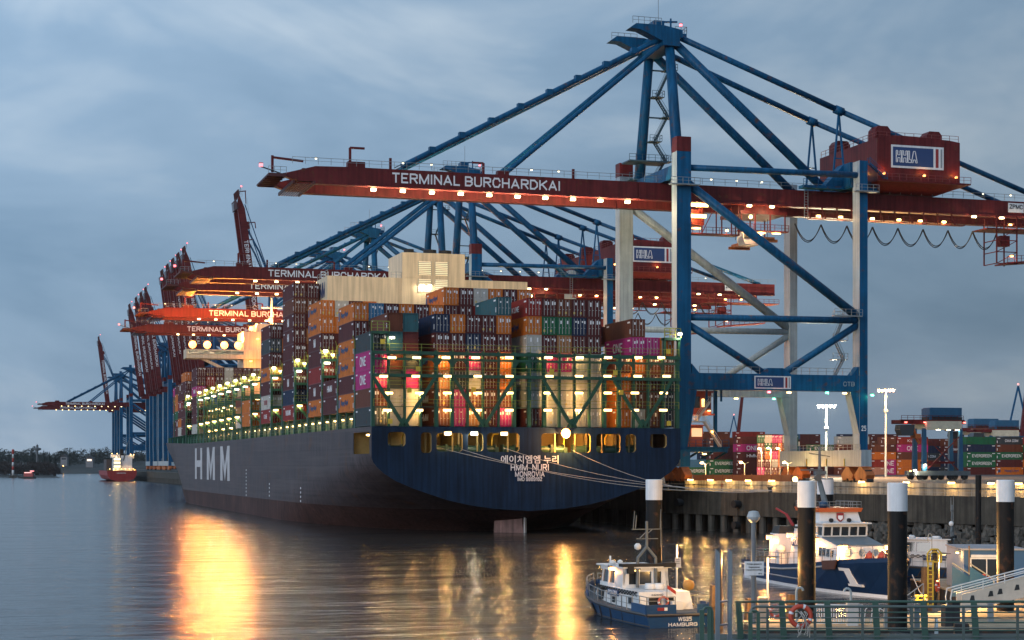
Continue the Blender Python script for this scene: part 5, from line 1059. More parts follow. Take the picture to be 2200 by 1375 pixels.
# ------------------------------------------------------------------ landing stage, boats, piles in the foreground
PBLUE = mat('police_blue', (.007, .028, .085), .35, var=.12, scale=.8, streak=.12)
PBLUE2 = mat('police_blue_light', (.010, .055, .145), .4, var=.1, scale=1)
ORS = mat('signal_orange', (.62, .13, .03), .5, var=.06)
RBUOY = mat('buoy_orange', (.52, .07, .035), .5, var=.06, scale=3)
WOOD = mat('timber', (.17, .10, .05), .8, var=.35, scale=2, streak=.4)
STEELD = mat('deck_planks', (.42, .32, .21), .8, var=.3, scale=.8, bump=.3)
RGREEN = mat('rail_green', (.05, .105, .08), .45, var=.1, scale=3)
PBLK = mat('pile_black', (.010, .009, .009), .6, var=.4, scale=.5, streak=.5, rust=.3, spec=.25)
PWHT = mat('pile_white', (.80, .81, .83), .45, var=.08, scale=.8, streak=.22)
for px, Z, yt, yb, lab in ((1405, 130, 1030, 1074, 'black mooring pile with a white top in front of the ship stern, leftmost'), (1733, 112, 1033, 1090, 'black mooring pile with a white top in front of the police ship middle'),
                           (1928, 103, 1037, 1098, 'black mooring pile with a white top at the bow of the police ship'), (2160, 117, 1031, 1078, 'black mooring pile with a white top beside the blue hut, rightmost'),
                           (1773, 163, 1027, 1062, 'black mooring pile with a white top, half hidden behind the police ship mast')):
    x, y = pz(px, Z); t = thing('mooring_pile', lab, 'mooring pile', (x, y, 0), 0, 'mooring piles with white tops')
    zt = CH - (yt - 1000) * Z / FPX; zb = CH - (yb - 1000) * Z / FPX; r = .575 if Z < 120 else .6 if Z < 150 else .75
    MB().lathe([(r, -3), (r, zb)], n=28).build('shaft', PBLK, t, smooth=False); MB().lathe([(r + .025, zb), (r + .025, zt - .04), (r - .03, zt)], n=28).build('white_cap', PWHT, t)
x, y = pz(2102, 180); tag(MB().lathe([(.3, -3), (.3, 9.8)], n=14).build('mooring_post', PBLK, None, (x, y, 0)), 'thin all black post in the water between the right piles', 'post')
def lathe_wheel(): pass
# --- patrol boat builder (x to starboard, y forward)
def loft(b, secs, m=0, cap=True):
    n = len(secs[0]); v = [p for s in secs for p in s]; f = [(j * n + i, j * n + i + 1, (j + 1) * n + i + 1, (j + 1) * n + i) for j in range(len(secs) - 1) for i in range(n - 1)]
    if cap: f.append(tuple(range(n)))
    return b.add(v, f, m)
def patrol_boat(lab, loc, rz, texts=True, lit=True):
    t = thing('police_boat', lab, 'boat', loc, rz); L = 16.6
    st = [(0, 2.2, 2.0, .95), (3, 2.3, 2.1, .95), (6, 2.35, 2.1, 1.0), (9, 2.3, 1.95, 1.08), (12, 2.0, 1.45, 1.25), (14, 1.5, .85, 1.42), (15.6, .85, .3, 1.56), (16.6, .1, .02, 1.66)]
    secs = []
    for s, d, w, z in st:
        s2 = s - (0 if s < 13 else (s - 13) * .33)
        secs.append([(-d, s, z), (-d - .02, s, z - .22), (-w, s2, -.02), (-w * .8, s2, -.5), (0, s2, -.8), (w * .8, s2, -.5), (w, s2, -.02), (d + .02, s, z - .22), (d, s, z)])
    h = MB(); loft(h, secs); hu = h.build('hull', PBLUE2, t)
    dk = MB()
    for (s, d, w, z), (s2, d2, w2, z2) in zip(st, st[1:]): dk.add([(-d, s, z - .02), (d, s, z - .02), (d2, s2, z2 - .02), (-d2, s2, z2 - .02)], [(0, 1, 2, 3)])
    dk.build('deck', mat('boat_deck', (.09, .10, .11), .7), t)
    bw = MB()                                                      # bow bulwark
    for sg in (-1, 1):
        for (s, d, w, z), (s2, d2, w2, z2) in zip(st[4:], st[5:]): bw.hexa([(sg * d, s, z), (sg * (d - .06), s, z), (sg * max(0, d2 - .06), s2, z2), (sg * d2, s2, z2), (sg * d, s, z + .25 + (s - 12) * .05), (sg * (d - .06), s, z + .25 + (s - 12) * .05), (sg * max(0, d2 - .06), s2, z2 + .25 + (s2 - 12) * .05), (sg * d2, s2, z2 + .25 + (s2 - 12) * .05)])
    bw.build('bulwark', PBLUE2, t); MB().box(-2.25, -.05, .9, -.35, .05, 1.5).box(-2.28, .0, .9, -2.2, 2.6, 1.5).build('bulwark', PBLUE2, t); MB().box(1.0, -.05, .9, 2.25, .05, 1.5).box(2.2, .0, .9, 2.28, 2.6, 1.5).build('bulwark', PBLUE2, t)
    rb = MB()
    for sg in (-1, 1):
        for (s, d, w, z), (s2, d2, w2, z2) in zip(st, st[1:]): rb.tube((sg * d, s, z - .1), (sg * d2, s2, z2 - .1), .11, 6)
        for (s, d, w, z), (s2, d2, w2, z2) in list(zip(st, st[1:]))[:5]: rb.tube((sg * (w + .03), s, .1), (sg * (w2 + .03), s2 if s2 < 13 else s2 - .3, .1), .06, 5)
        for s in (2, 4.2, 6.4, 8.6, 10.8): d = interp(s, [0, 6, 9, 12], [2.2, 2.35, 2.3, 2.0]); w = interp(s, [0, 6, 9, 12], [2, 2.1, 1.95, 1.45]); rb.bar((sg * (d + .02), s, .85), (sg * (w + .03), s + .45, .05), .09)
    rb.tube((-2.2, -.02, .82), (2.2, -.02, .82), .1, 6); rb.build('rubbing_strake', mat('strake', (.06, .055, .055), .6), t)
    ho = MB()
    loft(ho, [[(-1.75, 2.6, .95), (-1.65, 3.0, 2.12), (1.65, 3.0, 2.12), (1.75, 2.6, .95)], [(-1.78, 7, 1.0), (-1.66, 7, 2.15), (1.66, 7, 2.15), (1.78, 7, 1.0)], [(-1.6, 11, 1.1), (-1.45, 11, 2.2), (1.45, 11, 2.2), (1.6, 11, 1.1)], [(-1.1, 13.2, 1.3), (-.95, 13.0, 2.0), (.95, 13, 2.0), (1.1, 13.2, 1.3)]]); ho.add([(-1.1, 13.2, 1.3), (-.95, 13.0, 2.0), (.95, 13, 2.0), (1.1, 13.2, 1.3)], [(0, 1, 2, 3)])
    ho.box(.25, 2.2, .95, .95, 2.7, 1.5)
    house = ho.build('deckhouse', WHITE, t)
    wh = MB(); zb, zr = 2.14, 3.5
    wh.box(-1.5, 6.4, zb, 1.5, 11.0, zb + .25)
    for x, y_ in ((-1.48, 6.5), (-1.48, 7.9), (-1.46, 9.3), (-1.42, 10.7), (1.48, 6.5), (1.48, 7.9), (1.46, 9.3), (1.42, 10.7), (-.5, 6.45), (.5, 6.45), (-.5, 11), (.5, 11)): wh.bar((x, y_, zb), (x * .93, y_ - .12 * (y_ > 10), zr), .16)
    wh.box(-1.45, 6.4, zr - .25, 1.45, 11, zr); wh.box(-1.62, 6.1, zr, 1.62, 11.4, zr + .1); wh.box(-1.5, 6.42, zb, -1.1, 6.5, zr)
    wh.box(1.05, 6.42, zb, 1.5, 6.5, zr); wh.box(-1.5, 6.45, zb, -1.42, 7.8, zr)
    wl = wh.build('wheelhouse', WHITE, t)
    MB().hexa([(-1.42, 6.5, zb + .25), (1.42, 6.5, zb + .25), (1.42, 10.9, zb + .25), (-1.42, 10.9, zb + .25), (-1.33, 6.55, zr - .25), (1.33, 6.55, zr - .25), (1.33, 10.8, zr - .25), (-1.33, 10.8, zr - .25)]).build('window', GLASS, wl)
    MB().box(-1.62, 6.05, zr + .1, 1.62, 6.9, zr + .3).box(-1.3, 6.0, zr - .35, -.9, 6.3, zr + .1).box(1.1, 6.0, zr + .05, 1.9, 6.6, zr + .35).build('roof_equipment', BLACK, wl)
    ck = MB()
    for i in range(36):
        for k in range(3):
            if (i + k) % 2 == 0:
                y_ = 3.2 + i * .26; x = interp(y_ + .13, [3, 7, 11, 13], [1.70, 1.72, 1.52, 1.02]) + .02
                if y_ < 12.4: ck.box(-x - .02, y_, 1.83 + k * .1, -x + .02, y_ + .26, 1.93 + k * .1)
    ck.build('checker_band', BLACK, house)
    MB().box(-1.80, 6.5, 1.62, -1.74, 8.6, 2.02).build('name_panel', PBLUE2, house)
    if texts:
        text('POLIZEI', 1.7, .26, LETW, house, (-1.82, 7.55, 1.82), -pi / 2)
        text('WS35', .85, .27, LETW, hu, (.2, -.06, .55), name='hull_lettering'); text('HAMBURG  D', 2.3, .24, LETW, hu, (.3, -.045, .2), name='hull_lettering')
        text('04010100', .75, .12, DARK, house, (-.5, 2.84, 1.93))
        MB().box(-1.55, -.07, 1.12, -1.1, -.05, 1.32).build('emblem', REDS, hu); MB().box(-1.12, -.08, 1.12, -.92, -.05, 1.32).build('emblem', LETW, hu)
    for q_ in ((-1.1, 2.66, 1.15, -.35, 2.76, 1.75), (.0, 2.66, 1.15, .5, 2.76, 1.75), (-1.82, 4.1, 1.25, -1.76, 4.5, 1.75), (-1.83, 7.2, 1.15, -1.77, 7.6, 1.55), (-1.82, 9.9, 1.2, -1.55, 10.7, 2.0)): MB().box(*q_).build('window', GLASS, house)
    MB().lathe([(.3, 0), (.34, .05), (.34, .35), (.3, .4)], (-.2, 5.0, 2.15)).lathe([(.3, 0), (.34, .05), (.34, .35), (.3, .4)], (.35, 4.9, 2.15)).build('life_raft', WHITE, t, smooth=True)
    rl = MB()
    for sg in (-1, 1):
        pts = [(sg * interp(s, [x_[0] for x_ in st], [x_[1] - .08 for x_ in st]), s, interp(s, [x_[0] for x_ in st], [x_[3] for x_ in st])) for s in (2.7, 4.5, 6.5, 8.5, 10.5, 12)]
        rl.rail(pts, .85, 1.2, .045)
        pts = [(sg * interp(s, [x_[0] for x_ in st], [x_[1] - .03 for x_ in st]), s, interp(s, [x_[0] for x_ in st], [x_[3] for x_ in st]) + .28) for s in (13, 14, 15, 15.9, 16.5)]; rl.rail(pts, .65, .8, .05)
    rl.rail([(-2.2, 0, 1.5), (-2.2, 2.6, 1.5)], .5, 1.3, .045).rail([(2.2, 0, 1.5), (2.2, 2.6, 1.5)], .5, 1.3, .045).rail([(-2.2, 0, 1.5), (-.4, 0, 1.5)], .5, .9, .045).rail([(1, 0, 1.5), (2.2, 0, 1.5)], .5, .6, .045)
    rl.build('handrail', RAIL, t)
    m = MB()
    for sg in (-1, 1): m.tube((sg * .62, 6.2, 2.2), (sg * .6, 6.2, 4.2), .1, 7).tube((sg * .6, 6.2, 4.2), (0, 6.2, 4.95), .1, 7)
    m.tube((0, 6.2, 4.9), (0, 6.2, 6.7), .095, 7).bar((-1, 6.2, 6.15), (1, 6.2, 6.15), .06).bar((-.7, 6.2, 5.5), (.75, 6.2, 5.5), .05).bar((.95, 6.2, 4.9), (.95, 6.2, 6.7), .04).bar((-.9, 6.2, 6.2), (-.8, 6.2, 7.4), .04).bar((-.75, 6.2, 6.2), (-.68, 6.2, 7.1), .05).bar((.9, 6.2, 6.2), (.95, 6.2, 7.5), .04).bar((-.5, 6.2, 5.5), (0, 6.2, 6), .05).bar((.4, 6.2, 6.15), (0, 6.2, 5.8), .05)
    m.build('mast', GRY, t)
    MB().lathe([(.05, 0), (.2, .1), (.22, .3), (.1, .45)], (-.6, 6.2, 4.75)).lathe([(.35, 0), (.4, .08), (.36, .2)], (-.2, 7.6, 3.6)).lathe([(.2, 0), (.2, .2), (.05, .3)], (-1.1, 9.6, 3.6)).lathe([(.06, 0), (.06, .55)], (-1.0, 10.4, 3.6)).lathe([(.15, 0), (.18, .2), (.05, .3)], (-.5, 9.9, 3.6)).build('radar', WHITE, wl, smooth=True)
    bu = MB().torus((-.25, -.02 + 2.5, 1.5), .3, .08, 'y', 18, 7, mfun=lambda i: 1 if i % 9 in (0,) else 0); bu.build('lifebuoy', [RBUOY, LETW], t)
    MB().box(-.05, 13.6, 1.5, .05, 13.7, 2.5).lathe([(.22, 0), (.22, .35), (.1, .42)], (0, 14.2, 1.5)).build('windlass', GRY, t)
    MB().lathe([(.02, .9), (.3, 1.05), (.38, 1.3), (.3, 1.55), (.02, 1.68)], (1.75, 3.4, 1.2), 12).lathe([(.03, 0), (.03, 1)], (1.75, 3.4, 1.2), 6).build('signal_ball', mat('ochre', (.4, .22, .05), .6), t, smooth=True)
    MB().add([(-.05, 2.3, 2.6), (.5, 2.3, 2.2), (.5, 2.3, 1.95), (-.05, 2.3, 2.35)], [(0, 1, 2, 3)]).build('flag', mat('flag_red', (.35, .03, .02), .8), t); MB().bar((-.08, 2.3, 1.2), (-.08, 2.3, 2.9), .035).build('flagpole', GRY, t)
    if lit: lamp(t, (-1.58, 8.4, 3.38), SOD, 90, .3, .3, .22); lamp(t, (-.6, 6.3, 3.35), WARM, 6, .3, .1, .1)
    return t
x, y = fg(11.3, 115.4)
ws = patrol_boat('small blue and white police boat WS35 with a checker band and tripod mast', (x, y, 0), radians(17.5) - TH); ws.scale = (1.13, 1, 1.03)
x, y = fg(46.5, 158); patrol_boat('police boat lying behind the blue hut, only cabin roof and mast in view', (x, y, .45), radians(68) - TH, False, False)
x, y = fg(44.5, 141); b3 = patrol_boat('checkered police boat cut off by the right edge behind the mooring pile', (x, y, .3), radians(-70) - TH, False, False)
x, y = pz(2077, 152); 
# --- big police ship
def police_ship():
    x, y = fg(24.8, 168); t = thing('police_ship', 'large blue and white police ship with an orange band, bow to the right, number 1', 'ship', (x, y, 0), radians(192) - TH)
    st = [(0, 2.7, 2.5, 1.75), (5, 3.15, 2.9, 1.78), (12, 3.25, 3.0, 1.95), (18, 3.2, 2.8, 2.35), (23, 2.9, 2.0, 2.85), (27, 2.1, 1.0, 3.2), (30, 1.0, .25, 3.4), (31.6, .08, .02, 3.5)]
    secs = []
    for s, d, w, z in st:
        s2 = s - max(0, (s - 23) * .22); secs.append([(-d, s, z), (-d * .985, s, z - .35), (-w, s2, .28), (-w * .97, s2, -.05), (-w * .5, s2, -.9), (0, s2, -1.2), (w * .5, s2, -.9), (w * .97, s2, -.05), (w, s2, .28), (d * .985, s, z - .35), (d, s, z)])
    h = MB(); loft(h, secs); n = 11
    for k in range(len(h.f)):
        if k < 70 and (k % 10) in (2, 7): h.m[k] = 1
    hu = h.build('hull', [PBLUE, LETW], t)
    dk = MB()
    for (s, d, w, z), (s2, d2, w2, z2) in zip(st, st[1:]): dk.add([(-d + .05, s, z - .25), (d - .05, s, z - .25), (d2 - .05, s2, z2 - .25), (-d2 + .05, s2, z2 - .25)], [(0, 1, 2, 3)])
    dk.build('deck', MATS['boat_deck'], t)
    rb = MB()
    for sg in (-1, 1):
        for (s, d, w, z), (s2, d2, w2, z2) in zip(st[:5], st[1:5]): rb.tube((sg * d, s, z - .42), (sg * d2, s2, z2 - .42), .09, 6); rb.tube((sg * (w + .08), s, .85), (sg * (w2 + .1), s2, .85 + .02), .07, 6)
    rb.build('rubbing_strake', mat('strake_pale', (.34, .31, .30), .6), t)
    one = MB(); f = lambda s, z: interp(s, [18, 23, 27, 30], [3.2, 2.9, 2.1, 1.0]) * 1.0 - (interp(s, [18, 23, 27, 30], [.4, .9, 1.1, .75])) * interp(z, [.3, 2.5], [1, .12]) + .06
    def q(a): one.add([(f(s, z), s, z) for s, z in a] + [(f(s, z) - .3, s, z) for s, z in a], [(0, 1, 2, 3), (7, 6, 5, 4), (0, 4, 5, 1), (1, 5, 6, 2), (2, 6, 7, 3), (3, 7, 4, 0)])
    q([(24.6, 1.0), (25.5, 1.0), (25.2, 2.3), (24.3, 2.3)]); q([(24.3, .8), (26.1, .8), (26.1, 1.0), (24.3, 1.0)]); q([(23.7, 2.05), (24.4, 2.05), (24.4, 2.3), (23.7, 2.3)])
    one.build('hull_number', LETW, hu)
    MB().hexa([(3.0, 21.5, 2.0), (3.12, 21.5, 2.0), (2.97, 23.6, 2.15), (2.85, 23.6, 2.15), (3.0, 21.3, 2.75), (3.13, 21.3, 2.75), (2.98, 24.2, 2.95), (2.85, 24.2, 2.95)]).build('anchor_pocket', mat('rust_brown', (.09, .035, .025), .8), hu)
    # superstructure
    a = MB(); loft(a, [[(-2.2, 11.2, 1.8), (-2.0, 12.4, 5.5), (2.0, 12.4, 5.5), (2.2, 11.2, 1.8)], [(-2.3, 15, 2.0), (-2.1, 15, 5.5), (2.1, 15, 5.5), (2.3, 15, 2.0)], [(-2.3, 18.8, 2.4), (-2.15, 18.8, 4.6), (2.15, 18.8, 4.6), (2.3, 18.8, 2.4)], [(-2.25, 22.5, 2.7), (-2.1, 22.4, 4.0), (2.1, 22.4, 4.0), (2.25, 22.5, 2.7)]]); a.add([(-2.25, 22.5, 2.7), (-2.1, 22.4, 4.0), (2.1, 22.4, 4.0), (2.25, 22.5, 2.7)], [(0, 1, 2, 3)])
    sp = a.build('deckhouse', WHITE, t)
    MB().hexa([(-2.12, 18.9, 4.62), (2.12, 18.9, 4.62), (2.07, 22.35, 4.03), (-2.07, 22.35, 4.03), (-2.1, 18.9, 4.67), (2.1, 18.9, 4.67), (2.05, 22.35, 4.08), (-2.05, 22.35, 4.08)]).build('foredeck_panel', mat('slate_grey', (.16, .19, .21), .5), sp)
    p = MB()
    for x_ in (-1.3, 0, 1.3): p.torus((x_, 22.52, 3.45), .27, .05, 'y', 16, 6)
    p.build('porthole_ring', LGREY, sp); p = MB()
    for x_ in (-1.3, 0, 1.3): p.tube((x_, 22.44, 3.45), (x_, 22.52, 3.45), .26, 14)
    p.build('porthole', mat('porthole_glass', (.3, .36, .4), .15), sp)
    for sg in (-1, 1):
        for k in range(4): MB().hexa([(sg * 2.24, 18.6 + k * .85, 3.05), (sg * 2.30, 18.6 + k * .85, 3.05), (sg * 2.30, 19.15 + k * .85, 3.05), (sg * 2.24, 19.15 + k * .85, 3.05), (sg * 2.16, 18.6 + k * .85, 3.8 - k * .06), (sg * 2.24, 18.6 + k * .85, 3.8 - k * .06), (sg * 2.24, 19.15 + k * .85, 3.8 - k * .06), (sg * 2.16, 19.15 + k * .85, 3.8 - k * .06)]).build('window', GLASS, sp)
    w = MB(); w.box(-2.0, 15, 4.4, 2.0, 18.9, 4.75); w.box(-2.05, 14.8, 5.5, 2.05, 19.0, 5.75); w.box(-2.25, 14.6, 5.75, 2.25, 19.5, 5.86)
    for x_ in (-2, -1.2, -.4, .4, 1.2, 2): w.bar((x_, 18.85, 4.7), (x_, 19.0, 5.55), .13)
    for y_ in (15.2, 16.4, 17.6): w.bar((2, y_, 4.7), (2.02, y_, 5.55), .14); w.bar((-2, y_, 4.7), (-2.02, y_, 5.55), .14)
    w.hexa([(-1.85, 12.6, 5.8), (1.85, 12.6, 5.8), (1.95, 17.9, 5.86), (-1.95, 17.9, 5.86), (-1.7, 12.8, 6.75), (1.7, 12.8, 6.75), (1.75, 17.6, 6.75), (-1.75, 17.6, 6.75)])
    wl = w.build('wheelhouse', WHITE, t)
    MB().hexa([(-1.96, 15, 4.75), (1.96, 15, 4.75), (1.96, 18.86, 4.75), (-1.96, 18.86, 4.75), (-1.98, 15, 5.5), (1.98, 15, 5.5), (1.98, 18.96, 5.5), (-1.98, 18.96, 5.5)]).build('window', GLASS, wl)
    MB().hexa([(-1.9, 12.3, 6.76), (1.9, 12.3, 6.76), (1.95, 17.9, 6.76), (-1.95, 17.9, 6.76), (-2, 12.2, 7.1), (2, 12.2, 7.1), (2.05, 18.05, 7.1), (-2.05, 18.05, 7.1)]).build('orange_band', ORS, wl)
    # crest
    c = MB().prism([(-.32, 6.68), (.32, 6.68), (.32, 6.2), (.12, 5.95), (0, 5.9), (-.12, 5.95), (-.32, 6.2)], 'y', 17.86, 17.95); cr = c.build('crest', REDS, wl)
    MB().prism([(-.22, 6.45), (.22, 6.45), (.22, 6.2), (0, 6.02), (-.22, 6.2)], 'y', 17.94, 17.98).build('crest_field', LETW, cr)
    for x_ in (-.75, .9): MB().tube((x_, 17.95, 6.05), (x_, 18.2, 6.05), .17, 12).build('horn', BLACK, wl)
    MB().rail([(-1.9, 12.4, 7.1), (-1.95, 17.9, 7.1), (1.95, 17.9, 7.1), (1.9, 12.4, 7.1)], .55, .9, .04).build('handrail', RAIL, wl)
    MB().lathe([(.3, 0), (.38, .2), (.38, .5), (.1, .62)], (1.2, 17.0, 7.1)).build('satellite_dome', PBLUE2, wl, smooth=True)
    m = MB().tube((0, 14.8, 7.0), (0, 13.2, 9.4), .3, 8, .22).tube((0, 13.2, 9.4), (0, 13.2, 12.5), .18, 8, .1).bar((-1.3, 13.2, 9.6), (1.3, 13.2, 9.6), .1).bar((-.2, 13.4, 10.4), (1.9, 13.4, 10.4), .12).bar((-1, 13.2, 11.6), (1, 13.2, 11.9), .07).bar((-.8, 13.2, 12.2), (-.8, 13.2, 13), .05).box(-.5, 13, 10, .5, 13.6, 10.3).tube((.5, 13.6, 9.8), (.5, 14.1, 9.7), .2, 10, .34); m.build('mast', GRY, t)
    f = MB().hexa([(.2, 5.6, 1.7), (2.0, 5.6, 1.7), (2.0, 8.4, 1.7), (.2, 8.4, 1.7), (.4, 5.8, 4.5), (1.9, 5.8, 4.5), (1.9, 8.0, 4.5), (.4, 8.0, 4.5)]); fn = f.build('funnel', WHITE, t); MB().hexa([(.45, 5.9, 4.5), (1.85, 5.9, 4.5), (1.85, 7.9, 4.5), (.45, 7.9, 4.5), (.6, 6.3, 5.2), (1.7, 6.3, 5.2), (1.7, 7.8, 5.2), (.6, 7.8, 5.2)]).build('funnel_top', DARK, fn)
    MB().lathe([(.1, -.45), (.35, -.35), (.48, 0), (.35, .35), (.1, .45)], (2.2, 9.4, 3.1), 14).box(1.9, 9.1, 1.8, 2.5, 9.7, 2.7).build('life_raft', WHITE, t, smooth=False)
    MB().box(2.19, 12.2, 3.6, 2.27, 15.6, 4.35).build('sign_panel', PBLUE2, sp); text('POLIZEI', 2.9, .5, LETW, sp, (2.29, 13.9, 3.98), pi / 2)
    MB().box(1.7, 12.4, 5.52, 1.78, 16, 5.85).build('name_panel', WHITE, sp); text('BÜRGERMEISTER WEICHMANN', 3.4, .2, DARK, sp, (2.13, 14.0, 5.3), pi / 2)
    MB().box(2.14, 14.9, 4.6, 2.2, 15.6, 5.3).build('red_panel', REDS, sp)
    rl = MB()
    for sg in (-1, 1): rl.rail([(sg * (interp(s, [q_[0] for q_ in st], [q_[1] for q_ in st]) - .1), s, interp(s, [q_[0] for q_ in st], [q_[3] for q_ in st])) for s in (.2, 3, 6, 9, 12, 15, 18, 21, 24, 27, 29.5)], 1.0, 1.5, .045)
    rl.rail([(-2.6, .2, 1.75), (2.6, .2, 1.75)], 1.0, 1, .045); rl.build('deck_rail', RAIL, t)
    for x_, z_ in ((-.2, 3.4), (.9, 3.35)): MB().lathe([(.05, 0), (.42, .15), (.3, .5), (.03, .8)], (x_, 26.2, 3.0), 12).build('fender', RBUOY, t, smooth=True)
    g = MB()
    for s in (1, 2, 3, 4): g.box(.8, s, 1.6, 1.6, s + .5, 2.3 + .15 * (s % 2))
    g.build('deck_gear', GRY, t)
    for p_ in ((2.15, 6.2, 4.1), (2.2, 11.6, 4.5), (2.35, 18.2, 4.35), (-2.3, 22.3, 3.85), (1.6, 22.6, 3.9)): lamp(t, p_, SOD, 200, .42, .42, .36, 'deck_lamp', off=(.25 if p_[0] > 0 else -.1, .3 if p_[1] > 20 else -.1, -.35))
    MB().bar((2.0, 11.9, 5.4), (2.3, 11.0, 6.4), .18).bar((2.3, 11, 6.4), (2.9, 10, 6.9), .14).build('water_cannon', REDS, t)
police_ship()
# --- pontoon
DZ = 1.0
def fgpoly(mb, pts, z0, z1, m=0):
    w = [fg(*p) for p in pts]; n = len(w)
    mb.add([(x, y, z0) for x, y in w] + [(x, y, z1) for x, y in w], [tuple(range(n)), tuple(range(2 * n - 1, n - 1, -1))] + [(i, (i + 1) % n, n + (i + 1) % n, n + i) for i in range(n)], m)
po = thing('landing_pontoon', 'planked landing pontoon lit warm behind the green railing', 'pontoon', (0, 0, 0))
b = MB(); PP = [(14.6, 104), (14.6, 109.5), (24, 112), (30.5, 118), (34.5, 133), (34.5, 150), (78, 150), (78, 104)]; fgpoly(b, PP, DZ - .12, DZ); b.build('deck', STEELD, po)
b = MB(); fgpoly(b, [(p[0] + .05, p[1] + .05) for p in PP], -.6, DZ - .14); b.build('float', mat('float_steel', (.035, .03, .028), .7, rust=.3), po)
pl = MB()
for i in range(45):
    zc = 104.3 + i * 1.0; x0 = 14.8 if zc < 109 else 25 if zc < 112 else 31.5 if zc < 118 else 34.8
    a = fg(x0, zc); c = fg(77, zc); pl.bar((a[0], a[1], DZ + .003), (c[0], c[1], DZ + .003), .06, .012)
pl.build('plank_joint', mat('joint', (.05, .04, .03), .9), po)
# --- blue hut
hx_, hz_ = 35.0, 134; la = Vector((-.447, .894)); lf = Vector((.894, .447))
t = thing('site_hut', 'blue flat roofed hut with two windows and a grey side wall', 'hut', (*fg(hx_, hz_), DZ), radians(-4) - TH)
# local frame: x along the front, y away
b = MB(); b.box(0, 0, .1, 4.6, 7.2, 3.25); hb_ = b.build('wall', mat('hut_blue', (.03, .10, .22), .55, var=.08), t); MB().box(-.06, 0.02, .12, -.01, 7.2, 3.2).build('side_cladding', mat('hut_grey', (.34, .36, .40), .6, var=.05), t)
MB().box(-.15, -.15, 3.25, 4.75, 7.35, 3.38).build('roof', mat('roof_grey', (.3, .3, .32), .6), t)
for x0 in (.55, 1.75): MB().box(x0, -.05, 1.15, x0 + 1.1, .0, 2.55).build('window', GLASS, t)
MB().box(.42, -.06, 1.03, 2.98, -.02, 1.14).box(.42, -.06, 2.56, 2.98, -.02, 2.68).box(.42, -.06, 1.14, .54, -.02, 2.56).box(1.66, -.06, 1.14, 1.74, -.02, 2.56).box(2.86, -.06, 1.14, 2.98, -.02, 2.56).box(.5, -.1, 2.7, 2.9, -.02, 2.9).build('window_frame', WHITE, t)
lamp(t, (-.35, 1.0, 3.0), WARM, 85, .2, .25, .12, 'wall_lamp'); MB().bar((-.35, 1, 3.1), (0, 1, 3.1), .06).build('lamp_arm', DARK, t)
MB().tube((.35, -.12, 1.3), (.35, -.12, 3.6), .06, 6).build('downpipe', mat('copper_brown', (.2, .12, .06), .6), t)
def lifebuoy(loc, R, lab, rz=-TH, ropes=False, post=None):
    t = thing('lifebuoy', lab, 'lifebuoy', loc, rz); MB().torus((0, 0, 0), R * .8, R * .2, 'y', 28, 10, mfun=lambda i: 1 if (i + 2) % 7 in (0,) else 0).build('ring', [RBUOY, LETW], t, smooth=True)
    if ropes:
        rnd = random.Random(2); m = MB()
        for k in range(7):
            x0 = rnd.uniform(-.12, .12); p = [(x0, -.06, .15)]
            for j in range(6): p.append((p[-1][0] + rnd.uniform(-.09, .09), -.1 - .02 * k, p[-1][2] - rnd.uniform(.08, .15)))
            m.path(p, .011, 4)
        m.build('grab_line', ROPE, t); MB().box(-.06, -.04, -.05, .06, .05, R + .05).build('hook', DARK, t)
    return t
# T-shaped lamps with twin arms
def arm_lamp(px, Z, py, lab, white=False):
    x, y = pz(px, Z); zt = CH - (py - 1000) * Z / FPX; t = thing('arm_lamp', lab, 'lamp post', (x, y, DZ if Z > 101 and px > 1700 else .6), -TH, 'twin armed lamp posts of the landing stage'); h = zt - t.location.z
    MB().tube((0, 0, 0), (0, 0, h), .07, 8).build('pole', WHITE if white else mat('brown_pole', (.08, .06, .045), .6), t); a = MB()
    for sg in (-1, 1): a.hexa([(sg * .08, -.1, h - .02), (sg * .08, .1, h - .02), (sg * .85, .04, h), (sg * .85, -.04, h), (sg * .08, -.1, h + .07), (sg * .08, .1, h + .07), (sg * .85, .04, h + .04), (sg * .85, -.04, h + .04)])
    a.build('arm', DARK, t)
    lamp(t, (.35, 0, h - .06), WARM, 26000 if px > 1700 else 5000, .3, .1, .012, 'downlight', off=(0, 0, -.6))
arm_lamp(2016, 121, 1190, 'brown lamp post with two dark arms beside the yellow ladder'); arm_lamp(1454, 134, 1170, 'white post with two dark lamp arms behind the small police boat', True)
arm_lamp(1549, 110, 1182, 'twin armed lamp post behind the tall grey gate posts'); arm_lamp(1649, 113, 1197, 'white post with two dark lamp arms right of the notice board', True)
for px, Z in ((1860, 112), (2110, 114)):
    pass
# lamp post with the notice
x, y = pz(1619, 107); t = thing('street_lamp', 'grey lamp post with a wide shade carrying the white notice board', 'street lamp', (x, y, DZ), -TH)
MB().tube((0, 0, 0), (0, 0, 6.3), .16, 10).build('pole', mat('lamp_pole_grey', (.17, .18, .19), .5), t); MB().lathe([(.15, 6.25), (.36, 6.45), (.42, 6.62), (.30, 6.95), (.1, 7.0)], n=14).build('lamp_shade', mat('shade_grey', (.4, .42, .43), .4), t)
n = thing('notice_board', 'white notice board with German text on the grey lamp post', 'sign', (x, y, 4.45), -TH); MB().box(-.6, -.24, -.43, .6, -.19, .43).build('panel', PWHT, n)
for s, w, z in (('Anlage gesperrt', .92, .27), ('Ausgenommen', .70, .08), ('Liegeplatzberechtigte', 1.02, -.09), ('HPA', .24, -.32)): text(s, w, .115 if z > 0 else .10, BLACK, n, (.38 if s == 'HPA' else 0, -.25, z), bold=.01)
